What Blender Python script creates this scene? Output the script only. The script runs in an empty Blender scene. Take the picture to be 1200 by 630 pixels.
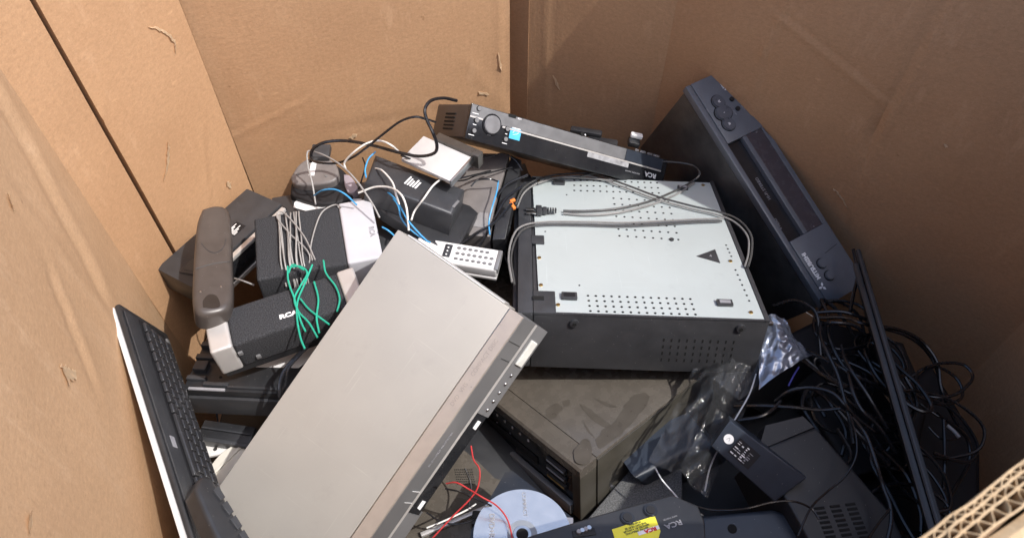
import bpy, bmesh, math, random
from mathutils import Matrix, Vector, Euler, noise
random.seed(7)
R = math.radians
S = bpy.context.scene
COL = S.collection

# ------------------------------------------------------------------ camera, sky, sun, exposure
TILT = R(37.3)
CAM = Vector((0, 0, 1.25))
cd = bpy.data.cameras.new('camera'); cam = bpy.data.objects.new('camera', cd); COL.objects.link(cam)
cam.location = CAM; cam.rotation_euler = (TILT, 0, 0)
cd.sensor_width = 36; cd.lens = 36 * 900 / 1200; cd.clip_start = 0.02; cd.clip_end = 500
S.camera = cam; cd.dof.use_dof = True; cd.dof.focus_distance = 1.12; cd.dof.aperture_fstop = 17
SUN_EL = R(56)
SUN = Vector((0.940 * math.cos(SUN_EL), -0.34 * math.cos(SUN_EL), math.sin(SUN_EL))).normalized()
W = bpy.data.worlds.new("World"); S.world = W; W.use_nodes = True
nt = W.node_tree; bg = nt.nodes['Background']; sky = nt.nodes.new('ShaderNodeTexSky'); sky.sky_type = 'NISHITA'
sky.sun_disc = False; sky.dust_density = 2.6; sky.ozone_density = 1.0; sky.sun_elevation = SUN_EL; sky.sun_rotation = math.atan2(SUN.x, SUN.y)
nt.links.new(sky.outputs[0], bg.inputs[0]); bg.inputs[1].default_value = 0.15
sl = bpy.data.lights.new('sun', 'SUN'); sl.energy = 2.0; sl.angle = R(0.53); sl.color = (1, 0.97, 0.925)
so = bpy.data.objects.new('sun', sl); COL.objects.link(so); so.rotation_euler = SUN.to_track_quat('Z', 'Y').to_euler()
S.view_settings.view_transform = 'Standard'; S.view_settings.look = 'None'
S.view_settings.exposure = 1.08; S.view_settings.gamma = 1

# ------------------------------------------------------------------ placing: a sight line to a point at a real height
FW = Vector((0, math.sin(TILT), -math.cos(TILT))); UP = Vector((0, math.cos(TILT), math.sin(TILT))); RT = Vector((1, 0, 0))
def ray(x, y): return FW + RT * ((x - 600) / 900) + UP * ((315 - y) / 900)
def at(x, y, z):
    r = ray(x, y); return CAM + r * ((z - CAM.z) / r.z)
def on(M, x, y, z=0.0):
    """local point of frame M where the sight line meets its plane z"""
    Mi = M.inverted(); o = Mi @ CAM; d = Mi.to_3x3() @ ray(x, y)
    return o + d * ((z - o.z) / d.z)
def onw(M, x, y, z=0.0): return M @ on(M, x, y, z)
def fr(p0, p1, p2):
    """frame at p0, x towards p1, y roughly towards p2; returns matrix, length, width"""
    a, b, c = at(*p0), at(*p1), at(*p2)
    X = (b - a); L = X.length; X.normalize()
    Z = X.cross(c - a).normalized(); Y = Z.cross(X)
    return Matrix((( X.x, Y.x, Z.x, a.x), (X.y, Y.y, Z.y, a.y), (X.z, Y.z, Z.z, a.z), (0, 0, 0, 1))), L, (c - a).dot(Y)
def pose(loc, eul): return Matrix.Translation(loc) @ Euler(eul).to_matrix().to_4x4()

# ------------------------------------------------------------------ materials
def mat(name, col, rough=0.5, metal=0.0, scratch=0.0, nscale=60, namt=0.12, bump=0.0, bscale=400, dust=0.0, dustcol=(0.27, 0.26, 0.25), spec=0.5, coat=0.0):
    m = bpy.data.materials.new(name); m.use_nodes = True; n = m.node_tree.nodes; l = m.node_tree.links
    b = n['Principled BSDF']; b.inputs['Roughness'].default_value = rough; b.inputs['Metallic'].default_value = metal
    b.inputs['Specular IOR Level'].default_value = spec; b.inputs['Coat Weight'].default_value = coat
    tc = n.new('ShaderNodeTexCoord')
    nz = n.new('ShaderNodeTexNoise'); nz.inputs['Scale'].default_value = nscale; nz.inputs['Detail'].default_value = 6
    l.new(tc.outputs['Object'], nz.inputs['Vector'])
    cr = n.new('ShaderNodeValToRGB'); l.new(nz.outputs['Fac'], cr.inputs[0])
    cr.color_ramp.elements[0].position = 0.3; cr.color_ramp.elements[1].position = 0.7
    cr.color_ramp.elements[0].color = [c * (1 - namt) for c in col] + [1]
    cr.color_ramp.elements[1].color = [min(1, c * (1 + namt)) for c in col] + [1]
    last = cr.outputs[0]
    if dust > 0:
        d1 = n.new('ShaderNodeTexNoise'); d1.inputs['Scale'].default_value = 9; d1.inputs['Detail'].default_value = 9; d1.inputs['Roughness'].default_value = .7
        l.new(tc.outputs['Object'], d1.inputs['Vector'])
        r1 = n.new('ShaderNodeMapRange'); r1.inputs[1].default_value = 0.42; r1.inputs[2].default_value = 0.72; r1.inputs[3].default_value = 0.15 * dust; r1.inputs[4].default_value = dust
        l.new(d1.outputs['Fac'], r1.inputs[0])
        mx = n.new('ShaderNodeMix'); mx.data_type = 'RGBA'; l.new(r1.outputs[0], mx.inputs[0]); l.new(last, mx.inputs[6]); mx.inputs[7].default_value = (*dustcol, 1)
        last = mx.outputs[2]
        # specks of lint
        v = n.new('ShaderNodeTexVoronoi'); v.inputs['Scale'].default_value = 260; l.new(tc.outputs['Object'], v.inputs['Vector'])
        lt = n.new('ShaderNodeMath'); lt.operation = 'LESS_THAN'; lt.inputs[1].default_value = 0.08; l.new(v.outputs['Distance'], lt.inputs[0])
        gt = n.new('ShaderNodeMath'); gt.operation = 'GREATER_THAN'; gt.inputs[1].default_value = 0.80; 
        sp = n.new('ShaderNodeSeparateColor'); l.new(v.outputs['Color'], sp.inputs[0]); l.new(sp.outputs[0], gt.inputs[0])
        mu = n.new('ShaderNodeMath'); mu.operation = 'MULTIPLY'; l.new(lt.outputs[0], mu.inputs[0]); l.new(gt.outputs[0], mu.inputs[1])
        mu2 = n.new('ShaderNodeMath'); mu2.operation = 'MULTIPLY'; l.new(mu.outputs[0], mu2.inputs[0]); mu2.inputs[1].default_value = 0.6
        mx2 = n.new('ShaderNodeMix'); mx2.data_type = 'RGBA'; l.new(mu2.outputs[0], mx2.inputs[0]); l.new(last, mx2.inputs[6]); mx2.inputs[7].default_value = (.5, .48, .44, 1)
        last = mx2.outputs[2]
    if scratch > 0:
        for (sx, sy, an) in ((4, 160, .5), (3, 120, -.9), (170, 3, .15)):
            mp = n.new('ShaderNodeMapping'); mp.inputs['Scale'].default_value = (sx, sy, 1); mp.inputs['Rotation'].default_value = (0, 0, an); l.new(tc.outputs['Object'], mp.inputs[0])
            sn = n.new('ShaderNodeTexNoise'); sn.inputs['Scale'].default_value = 3; sn.inputs['Detail'].default_value = 2; l.new(mp.outputs[0], sn.inputs['Vector'])
            sr = n.new('ShaderNodeMapRange'); sr.inputs[1].default_value = .70; sr.inputs[2].default_value = .78; sr.inputs[4].default_value = scratch; l.new(sn.outputs['Fac'], sr.inputs[0])
            sm = n.new('ShaderNodeMix'); sm.data_type = 'RGBA'; l.new(sr.outputs[0], sm.inputs[0]); l.new(last, sm.inputs[6]); sm.inputs[7].default_value = (*[min(1, c * 1.5 + .06) for c in col], 1); last = sm.outputs[2]
        g1 = n.new('ShaderNodeTexNoise'); g1.inputs['Scale'].default_value = 22; g1.inputs['Detail'].default_value = 8; g1.inputs['Roughness'].default_value = .75; l.new(tc.outputs['Object'], g1.inputs['Vector'])
        g2 = n.new('ShaderNodeMapRange'); g2.inputs[1].default_value = .56; g2.inputs[2].default_value = .72; g2.inputs[4].default_value = scratch * .9; l.new(g1.outputs['Fac'], g2.inputs[0])
        sm = n.new('ShaderNodeMix'); sm.data_type = 'RGBA'; l.new(g2.outputs[0], sm.inputs[0]); l.new(last, sm.inputs[6]); sm.inputs[7].default_value = (*[c * .62 for c in col], 1); last = sm.outputs[2]
    l.new(last, b.inputs['Base Color'])
    rr = n.new('ShaderNodeMapRange'); rr.inputs[3].default_value = max(0.02, rough - .1); rr.inputs[4].default_value = min(1, rough + .12)
    l.new(nz.outputs['Fac'], rr.inputs[0]); l.new(rr.outputs[0], b.inputs['Roughness'])
    if bump > 0:
        bn = n.new('ShaderNodeTexNoise'); bn.inputs['Scale'].default_value = bscale; bn.inputs['Detail'].default_value = 3
        l.new(tc.outputs['Object'], bn.inputs['Vector'])
        bp = n.new('ShaderNodeBump'); bp.inputs['Strength'].default_value = bump; bp.inputs['Distance'].default_value = 0.001
        l.new(bn.outputs['Fac'], bp.inputs['Height']); l.new(bp.outputs[0], b.inputs['Normal'])
    return m
BLK = mat('black_plastic', (.018, .019, .022), .38, dust=.07, bump=.15, bscale=900)
BLK2 = mat('charcoal_plastic', (.034, .036, .041), .38, dust=.07, bump=.2, bscale=900)
BLKG = mat('gloss_black', (.012, .013, .016), .16, dust=.07)
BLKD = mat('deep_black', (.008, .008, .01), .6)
BMET = mat('black_painted_steel', (.035, .036, .04), .4, scratch=.2, bump=.12, bscale=700, dust=.05)
NAVY = mat('blue_black_plastic', (.022, .029, .042), .4, dust=.06, dustcol=(.12, .14, .18))
BLKM = mat('matt_black', (.012, .013, .016), .5, dust=.05, dustcol=(.12, .12, .13))
BROWN = mat('brown_grey_steel', (.088, .077, .064), .26, scratch=.15, dust=.16, dustcol=(.2, .18, .155), bump=.05)
BROWND = mat('dark_olive_steel', (.05, .045, .035), .4, dust=.10, bump=.05)
SILV = mat('champagne_steel', (.345, .325, .297), .46, metal=.08, scratch=.22, nscale=14, namt=.03, dust=.05, dustcol=(.6, .57, .52))
SILV2 = mat('silver_plastic', (.56, .55, .54), .4, metal=.15, namt=.04, dust=.04)
STRIP = mat('rosy_bezel', (.42, .36, .31), .3, metal=.3, namt=.05)
GREYP = mat('grey_bezel', (.21, .21, .215), .38, metal=.3, namt=.04)
SATIN = mat('satin_aluminium', (.62, .60, .58), .35, metal=.45, namt=.04)
WHM = mat('galvanised_plate', (.515, .57, .57), .34, metal=.2, scratch=.25, nscale=6, namt=.05, dust=.12, dustcol=(.40, .39, .36), bump=.7, bscale=14)
WHP = mat('white_plastic', (.68, .67, .66), .4, namt=.04, dust=.08)
PAPER = mat('white_paper', (.72, .72, .72), .8, namt=.05)
CREAM = mat('cream_plastic', (.66, .63, .56), .5, namt=.05, dust=.08)
STEEL = mat('bare_steel', (.6, .6, .6), .3, metal=1)
BRASS = mat('brass', (.55, .38, .15), .35, metal=1)
FAB = mat('grille_cloth', (.042, .043, .047), .9, nscale=650, namt=.65, bump=1.0, bscale=700, spec=.15)
FABG = mat('grey_grille_cloth', (.12, .12, .12), .95, nscale=500, namt=.5, bump=1.0, bscale=700, spec=.1)
MITS = mat('slate_blue_plastic', (.12, .135, .16), .36, metal=.1, namt=.06, dust=.06)
MITSD = mat('smoked_window', (.05, .045, .055), .25, namt=.1, dust=.05)
MAUVE = mat('taupe_plastic', (.16, .145, .14), .45, dust=.10)
BROWNP = mat('warm_black_plastic', (.06, .05, .045), .35, dust=.10)
WRB = mat('black_rubber', (.013, .013, .015), .2, namt=.2)
CORD = mat('dark_grey_cord', (.07, .07, .07), .22, namt=.15)
CORDL = mat('smoky_cord', (.22, .215, .21), .2, namt=.15)
WRG = mat('grey_wire', (.30, .29, .28), .45)
WRW = mat('white_wire', (.68, .66, .62), .45)
WRGR = mat('green_wire', (.02, .36, .24), .4)
WRBL = mat('blue_wire', (.06, .32, .62), .4)
WRR = mat('red_wire', (.48, .035, .035), .4)
ORG = mat('orange_plastic', (.75, .22, .04), .5)
YEL = mat('yellow_label', (.85, .78, .05), .5, namt=.03)
REDI = mat('red_print', (.6, .03, .03), .5)
BLUEST = mat('blue_sticker', (.08, .45, .75), .4, namt=.05)
WHI = mat('white_print', (.85, .85, .85), .5)
GRI = mat('grey_print', (.28, .28, .3), .5)
DKI = mat('dark_print', (.05, .05, .05), .5)
TAPE = mat('smoked_label', (.33, .33, .34), .3, nscale=90, namt=.35)
PORT = mat('dark_hole', (.004, .004, .004), .9)
ASPH = mat('asphalt', (.05, .05, .05), .9, nscale=300, namt=.5)
FOIL = mat('sky_tinted_foil', (.58, .64, .76), .25, metal=.6, nscale=12, namt=.2)  # blue of the reflected sky put into the foil colour

def cardboard(name, col, dark=0.0):
    m = bpy.data.materials.new(name); m.use_nodes = True; n = m.node_tree.nodes; l = m.node_tree.links
    b = n['Principled BSDF']; b.inputs['Roughness'].default_value = .78; b.inputs['Specular IOR Level'].default_value = .25
    tc = n.new('ShaderNodeTexCoord')
    def nz(scale, sc=(1, 1, 1), det=6, ro=.55):
        mp = n.new('ShaderNodeMapping'); mp.inputs['Scale'].default_value = sc; l.new(tc.outputs['UV'], mp.inputs[0])
        t = n.new('ShaderNodeTexNoise'); t.inputs['Scale'].default_value = scale; t.inputs['Detail'].default_value = det; t.inputs['Roughness'].default_value = ro
        l.new(mp.outputs[0], t.inputs['Vector']); return t.outputs['Fac']
    def rng(f, a, b_, c, d):
        r = n.new('ShaderNodeMapRange'); r.inputs[1].default_value = a; r.inputs[2].default_value = b_; r.inputs[3].default_value = c; r.inputs[4].default_value = d; l.new(f, r.inputs[0]); return r.outputs[0]
    def mix(f, a, bcol):
        x = n.new('ShaderNodeMix'); x.data_type = 'RGBA'; l.new(f, x.inputs[0]); l.new(a, x.inputs[6]); x.inputs[7].default_value = (*bcol, 1); return x.outputs[2]
    cr = n.new('ShaderNodeValToRGB'); l.new(nz(120, (1, 1.5, 1), 6, .8), cr.inputs[0])
    cr.color_ramp.elements[0].position = .3; cr.color_ramp.elements[1].position = .72
    cr.color_ramp.elements[0].color = [c * .84 for c in col] + [1]; cr.color_ramp.elements[1].color = [c * 1.16 for c in col] + [1]
    c = cr.outputs[0]
    c = mix(rng(nz(3.2, det=8, ro=.65), .42, .70, 0, .38), c, [col[0] * .78, col[1] * .72, col[2] * .66])   # damp, rubbed patches
    c = mix(rng(nz(5, (1, 1, 1), 6, .6), .55, .75, 0, .35), c, [col[0] * 1.22, col[1] * 1.22, col[2] * 1.2])
    c = mix(rng(nz(90, (.35, 1, 1), 2), .70, .74, 0, .30), c, [min(1, col[0] * 1.45), min(1, col[1] * 1.5), col[2] * 1.5])   # pale fibres
    c = mix(rng(nz(26, (1, .10, 1), 5, .7), .64, .76, 0, .42), c, [min(1, col[0] * 1.4), min(1, col[1] * 1.5), col[2] * 1.7])   # scuffs
    c = mix(rng(nz(55, (.8, 1, 1), 3), .73, .77, 0, .55), c, [col[0] * .5, col[1] * .45, col[2] * .4])    # specks of dirt
    c = mix(rng(nz(7, (3.2, .9, 1), 9, .75), .56, .72, 0, .55), c, [min(1, col[0] * 1.35), min(1, col[1] * 1.45), col[2] * 1.6])
    if dark > 0:
        c = mix(rng(nz(6, (5, .8, 1), 9, .85), .52, .72, 0, .40), c, [col[0] * 1.22, col[1] * 1.35, col[2] * 1.55])
        c = mix(rng(nz(4, (3, .8, 1), 9, .8), .58, .75, 0, .32), c, [col[0] * .74, col[1] * .72, col[2] * .72])
    c = mix(rng(nz(330, (1, 1.3, 1), 2, .5), .58, .66, 0, .22), c, [col[0] * 1.35, col[1] * 1.4, col[2] * 1.5])
    c = mix(rng(nz(300, (1.3, 1, 1), 2, .5), .60, .68, 0, .25), c, [col[0] * .62, col[1] * .58, col[2] * .52])
    l.new(c, b.inputs['Base Color'])
    wv = n.new('ShaderNodeTexWave'); wv.wave_type = 'BANDS'; wv.bands_direction = 'X'; wv.inputs['Scale'].default_value = 36; wv.inputs['Distortion'].default_value = .6; wv.inputs['Detail'].default_value = 1
    l.new(tc.outputs['UV'], wv.inputs['Vector'])
    b1 = n.new('ShaderNodeBump'); b1.inputs['Strength'].default_value = .035; b1.inputs['Distance'].default_value = .0012; l.new(wv.outputs['Fac'], b1.inputs['Height'])
    b2 = n.new('ShaderNodeBump'); b2.inputs['Strength'].default_value = .35; b2.inputs['Distance'].default_value = .0012; l.new(nz(220, det=4), b2.inputs['Height']); l.new(b1.outputs[0], b2.inputs['Normal'])
    b3 = n.new('ShaderNodeBump'); b3.inputs['Strength'].default_value = .15; b3.inputs['Distance'].default_value = .006; l.new(nz(11, det=4), b3.inputs['Height']); l.new(b2.outputs[0], b3.inputs['Normal'])
    l.new(b3.outputs[0], b.inputs['Normal'])
    return m
CARD = cardboard('cardboard', (.455, .272, .150))
CARDW = cardboard('worn_cardboard', (.45, .288, .168), 1.0)
CARDL = cardboard('cardboard_torn', (.60, .43, .25))
CARDE = cardboard('cardboard_edge', (.44, .31, .18))

def clear(name, tint, amount):
    m = bpy.data.materials.new(name); m.use_nodes = True; n = m.node_tree.nodes; l = m.node_tree.links
    out = n['Material Output']; n.remove(n['Principled BSDF'])
    tr = n.new('ShaderNodeBsdfTransparent'); tr.inputs[0].default_value = (*tint, 1)
    gl = n.new('ShaderNodeBsdfGlossy'); gl.inputs['Roughness'].default_value = .07
    df = n.new('ShaderNodeBsdfDiffuse'); df.inputs[0].default_value = (.6, .62, .65, 1)
    fz = n.new('ShaderNodeFresnel'); fz.inputs[0].default_value = 1.36
    tc = n.new('ShaderNodeTexCoord'); nz = n.new('ShaderNodeTexNoise'); nz.inputs['Scale'].default_value = 45; nz.inputs['Detail'].default_value = 5; l.new(tc.outputs['Object'], nz.inputs['Vector'])
    bp = n.new('ShaderNodeBump'); bp.inputs['Strength'].default_value = .6; bp.inputs['Distance'].default_value = .01; l.new(nz.outputs[0], bp.inputs['Height'])
    l.new(bp.outputs[0], gl.inputs['Normal']); l.new(bp.outputs[0], fz.inputs['Normal'])
    m1 = n.new('ShaderNodeMixShader'); m1.inputs[0].default_value = amount; l.new(tr.outputs[0], m1.inputs[1]); l.new(df.outputs[0], m1.inputs[2])
    m2 = n.new('ShaderNodeMixShader'); l.new(fz.outputs[0], m2.inputs[0]); l.new(m1.outputs[0], m2.inputs[1]); l.new(gl.outputs[0], m2.inputs[2])
    l.new(m2.outputs[0], out.inputs[0]); return m
BAG = clear('clear_film', (.97, .975, .98), .035)
WINDOW = clear('clear_window', (.6, .6, .6), .05)

# ------------------------------------------------------------------ mesh helpers
def box(bm, a, b, bev=0.0, seg=2):
    r = bmesh.ops.create_cube(bm, size=1); vs = r['verts']
    c = (Vector(a) + Vector(b)) / 2; d = Vector(b) - Vector(a)
    for v in vs: v.co = Vector((v.co.x * d.x, v.co.y * d.y, v.co.z * d.z)) + c
    if bev > 0:
        es = list({e for v in vs for e in v.link_edges})
        bmesh.ops.bevel(bm, geom=es, offset=min(bev, .49 * min(abs(x) for x in d)), segments=seg, profile=.6, affect='EDGES')
    return bm
def cyl(bm, c, r, h, seg=20, r2=None, axis='z', bev=0):
    m = Matrix.Translation(c)
    if axis == 'y': m = m @ Matrix.Rotation(R(90), 4, 'X')
    if axis == 'x': m = m @ Matrix.Rotation(R(90), 4, 'Y')
    k = bmesh.ops.create_cone(bm, cap_ends=True, segments=seg, radius1=r, radius2=r if r2 is None else r2, depth=h, matrix=m)
    if bev > 0:
        es = list({e for v in k['verts'] for e in v.link_edges if len(e.link_faces) == 2 and any(len(f.verts) > 4 for f in e.link_faces)})
        bmesh.ops.bevel(bm, geom=es, offset=bev, segments=2, affect='EDGES')
    return bm
def prism(bm, poly, z0, z1, bev=0):
    lo = [bm.verts.new((x, y, z0)) for x, y in poly]; hi = [bm.verts.new((x, y, z1)) for x, y in poly]
    fs = [bm.faces.new(hi), bm.faces.new(lo[::-1])]
    n = len(poly)
    for i in range(n): fs.append(bm.faces.new((lo[i], lo[(i + 1) % n], hi[(i + 1) % n], hi[i])))
    bmesh.ops.recalc_face_normals(bm, faces=fs)
    if bev > 0:
        es = list({e for f in fs[:1] for e in f.edges})
        bmesh.ops.bevel(bm, geom=es, offset=bev, segments=3, profile=.6, affect='EDGES')
    return bm
def extr(bm, prof, x0, x1):
    """profile in (y,z) run along x"""
    a = [bm.verts.new((x0, y, z)) for y, z in prof]; b = [bm.verts.new((x1, y, z)) for y, z in prof]; n = len(prof)
    fs = [bm.faces.new(a), bm.faces.new(b[::-1])]
    for i in range(n): fs.append(bm.faces.new((a[i], b[i], b[(i + 1) % n], a[(i + 1) % n])))
    bmesh.ops.recalc_face_normals(bm, faces=fs); return bm
def spline(P, per=8):
    P = [Vector(p) for p in P]; Q = [P[0] * 2 - P[1]] + P + [P[-1] * 2 - P[-2]]; out = []
    for i in range(1, len(Q) - 2):
        for k in range(per):
            t = k / per; a, b, c, d = Q[i - 1], Q[i], Q[i + 1], Q[i + 2]
            out.append(.5 * ((2 * b) + (c - a) * t + (2 * a - 5 * b + 4 * c - d) * t * t + (3 * b - a - 3 * c + d) * t ** 3))
    out.append(P[-1]); return out
def tube(bm, P, r, seg=8, per=8, smooth=True):
    pts = spline(P, per) if smooth else [Vector(p) for p in P]; n = None; rings = []
    for i, p in enumerate(pts):
        t = (pts[min(i + 1, len(pts) - 1)] - pts[max(i - 1, 0)])
        t = t.normalized() if t.length > 1e-9 else Vector((1, 0, 0))
        if n is None: n = t.orthogonal().normalized()
        n = (n - t * n.dot(t)).normalized(); b = t.cross(n)
        rings.append([bm.verts.new(p + (n * math.cos(a) + b * math.sin(a)) * r) for a in [2 * math.pi * k / seg for k in range(seg)]])
    for A, B in zip(rings, rings[1:]):
        for k in range(seg): bm.faces.new((A[k], A[(k + 1) % seg], B[(k + 1) % seg], B[k]))
    bm.faces.new(rings[0][::-1]); bm.faces.new(rings[-1]); return bm
def obj(name, bm, m, parent=None, smooth=False, M=None):
    me = bpy.data.meshes.new(name)
    bmesh.ops.recalc_face_normals(bm, faces=bm.faces[:]) if smooth != 'keep' else None
    bm.to_mesh(me); bm.free(); me.materials.append(m)
    if smooth:
        for p in me.polygons: p.use_smooth = True
        try: me.set_sharp_from_angle(angle=R(40))
        except Exception: pass
    o = bpy.data.objects.new(name, me); COL.objects.link(o)
    if M is not None: o.matrix_world = M
    if parent is not None: o.parent = parent
    return o
def B(): return bmesh.new()
def pbox(name, a, b, m, parent, bev=.0015, seg=2): return obj(name, box(B(), a, b, bev, seg), m, parent, smooth=True)
def thing(name, M, label, cat, group=None):
    o = bpy.data.objects.new(name, None); COL.objects.link(o); o.matrix_world = M; o.empty_display_size = .05
    return tag(o, label, cat, group)
def tag(o, label=None, cat=None, group=None, kind=None):
    if label: o['label'] = label
    if cat: o['category'] = cat
    if group: o['group'] = group
    if kind: o['kind'] = kind
    return o
def text(s, x, y, z, size, m, parent, ang=0.0, name='lettering', bold=0.0, sx=1.0, plane=None):
    cu = bpy.data.curves.new('t', 'FONT'); cu.body = s; cu.size = size; cu.extrude = .00025; cu.offset = bold; cu.align_x = 'CENTER'; cu.align_y = 'CENTER'; cu.resolution_u = 3
    t = bpy.data.objects.new('t', cu); COL.objects.link(t)
    me = bpy.data.meshes.new_from_object(t.evaluated_get(bpy.context.evaluated_depsgraph_get()))
    bpy.data.objects.remove(t); me.materials.clear(); me.materials.append(m)
    T = Matrix.Translation((x, y, z)) @ (plane or Matrix()) @ Matrix.Rotation(ang, 4, 'Z') @ Matrix.Diagonal((sx, 1, 1, 1))
    me.transform(T); o = bpy.data.objects.new(name, me); COL.objects.link(o); o.parent = parent; return o
def dots(name, pts, r, m, parent, z=0, seg=8, sx=1, sy=1):
    bm = B()
    for x, y in pts:
        k = bmesh.ops.create_cone(bm, cap_ends=True, segments=seg, radius1=r, radius2=r, depth=.0006, matrix=Matrix.Translation((x, y, z)) @ Matrix.Diagonal((sx, sy, 1, 1)))
    return obj(name, bm, m, parent)
def wire(name, pts, r, m, label, cat='cable', group=None, per=8):
    P = []
    for p in pts:
        P.append(onw(p[2], p[0], p[1], p[3]) if len(p) == 4 else at(*p))
    return tag(obj(name, tube(B(), P, r, 8, per), m, smooth=True), label, cat, group)

# ------------------------------------------------------------------ ground and the cardboard bin
bm = B(); box(bm, (-60, -60, -.05), (60, 60, -.02)); tag(obj('ground', bm, ASPH), kind='structure')
RIM = .97
binE = thing('cardboard_bin', Matrix.Translation((.1, .5, -.01)), 'large open octagonal cardboard bin holding the discarded electronics', 'cardboard bin')
Bi = binE.matrix_world.inverted()
SURF = {}
def panel(a, b, z0=0.0, z1=RIM, zb=None, th=.012, creases=(), bulge=.0, m=CARD, seed=0, top=None):
    """upright sheet from plan point a to b (inside on the left of a->b); creases: ((u0,v0),(u1,v1),depth,width)"""
    a = Vector((a[0], a[1], 0)); b = Vector((b[0], b[1], 0)); X = (b - a); L = X.length; X.normalize(); N = Vector((-X.y, X.x, 0))
    zt_ = lambda i_: z1 if zb is None else z1 + (zb - z1) * i_ / nu
    nu = max(2, int(L / .006)); nv = max(2, int((z1 - z0) / .006)); bm = B(); uvl = bm.loops.layers.uv.new('uv')
    def off(u, v):
        o = bulge * math.sin(math.pi * u / L) + .0025 * (noise.noise(Vector((u * 3.1, v * 2.3, seed * 7.7)))) + .0012 * noise.noise(Vector((u * 14, v * 9, seed * 3.3)))
        for (u0, v0), (u1, v1), d, w in creases:
            du, dv = u1 - u0, v1 - v0; ll = math.hypot(du, dv); t = ((u - u0) * du + (v - v0) * dv) / ll / ll
            e = 1 if 0 <= t <= 1 else math.exp(-((min(abs(t), abs(t - 1)) * ll) / .03) ** 2)
            wob = .004 * noise.noise(Vector((t * 5, seed, u0 * 10)))
            q = ((u - u0) * dv - (v - v0) * du) / ll + wob
            o += e * d * (math.exp(-(q / w) ** 2) - .5 * math.exp(-((q - 2.2 * w) / w) ** 2))
        return o
    F = [[bm.verts.new(a + X * (L * i / nu) + N * off(L * i / nu, z0 + (zt_(i) - z0) * j / nv) + Vector((0, 0, z0 + (zt_(i) - z0) * j / nv))) for j in range(nv + 1)] for i in range(nu + 1)]
    Bk = [[bm.verts.new(a + X * (L * i / nu) - N * th + Vector((0, 0, z0 + (zt_(i) - z0) * j / nv))) for j in (0, nv)] for i in (0, nu)]
    for i in range(nu):
        for j in range(nv):
            f = bm.faces.new((F[i][j], F[i + 1][j], F[i + 1][j + 1], F[i][j + 1])); f.smooth = True
            for lp, (ii, jj) in zip(f.loops, ((i, j), (i + 1, j), (i + 1, j + 1), (i, j + 1))): lp[uvl].uv = (L * ii / nu + seed * 3.3, z0 + (z1 - z0) * jj / nv)
    extra = [bm.faces.new((Bk[0][0], Bk[0][1], Bk[1][1], Bk[1][0])), bm.faces.new([Bk[0][0]] + [F[0][j] for j in range(nv + 1)] + [Bk[0][1]]), bm.faces.new([Bk[1][0]] + [F[nu][j] for j in range(nv + 1)] + [Bk[1][1]]),
             bm.faces.new([Bk[0][1]] + [F[i][nv] for i in range(nu + 1)] + [Bk[1][1]])]
    for f in extra:
        for lp in f.loops: lp[uvl].uv = (lp.vert.co.x + lp.vert.co.y, lp.vert.co.z)
    bmesh.ops.transform(bm, matrix=Bi, verts=bm.verts)
    ob = obj('wall_panel', bm, m, binE, smooth='keep'); SURF[ob.name] = off; return ob
def wallhit(a, b, x, y):
    a = Vector((a[0], a[1], 0)); b = Vector((b[0], b[1], 0)); X = (b - a).normalized(); N = Vector((-X.y, X.x, 0)); r = ray(x, y)
    t = (a - CAM).dot(N) / r.dot(N); p = CAM + r * t; return ((p - a).dot(X), p.z)
def cre(a, b, p, q, d, w): return (wallhit(a, b, *p), wallhit(a, b, *q), d, w)
# plan points; every panel is written from its right end to its left end so that its face looks into the bin
G = (.785, .65); L4 = (.274, 1.124); E0 = (.03, 1.182); E1 = (-.004, 1.197); D0 = (-.004, 1.12); D1 = (-.457, .933)
C0 = (-.452, .920); C1 = (-.524, .746); A0 = (-.5275, .742); A1 = (-.545, .665); LF = (-.362, .13); LN = (-.34, -.06)
H = (.775, .42); N2 = (.60, .165); N1 = (.25, .152); NR = (.13, .081); NL = (-.28, -.16)
wF = panel(G, L4, zb=.72, creases=[cre(G, L4, (1105, 0), (1025, 150), -.0035, .006), cre(G, L4, (1025, 150), (990, 260), -.002, .006), cre(G, L4, (922, 30), (1020, 110), .0015, .005), cre(G, L4, (925, 0), (895, 60), .002, .004), cre(G, L4, (895, 60), (880, 130), .0015, .004)], seed=1, bulge=-.004)
wE = panel(L4, E0, z1=.72, zb=.80, creases=[cre(L4, E0, (640, 0), (640, 120), .001, .006)], seed=2)
panel(E0, E1, seed=3)
wD = panel(D0, D1, creases=[cre(D0, D1, (584, 0), (586, 100), .0015, .006), cre(D0, D1, (272, 160), (345, 122), .0012, .0035), cre(D0, D1, (250, 60), (285, 170), -.0005, .012), cre(D0, D1, (400, 150), (520, 128), -.0005, .01), cre(D0, D1, (550, 75), (590, 128), .0007, .012)], seed=4, bulge=.004)
wC = panel(C0, C1, creases=[cre(C0, C1, (238, 160), (243, 222), .002, .004), cre(C0, C1, (120, 120), (122, 210), .0012, .003)], seed=5)
wB = panel(A0, A1, seed=6)
wA = panel(A1, LF, creases=[cre(A1, LF, (0, 215), (160, 420), .0015, .012), cre(A1, LF, (60, 340), (95, 430), -.002, .008), cre(A1, LF, (0, 120), (110, 330), -.003, .012)], seed=7, bulge=.006, m=CARDW)
panel(LF, LN, seed=8); panel(LN, NL, seed=9)
panel(NL, NR, seed=10, z1=RIM - .03); panel(NR, N1, seed=11, z1=RIM - .03); panel(N1, N2, seed=14); panel(N2, H, seed=15); wG = panel(H, G, seed=12)
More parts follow.
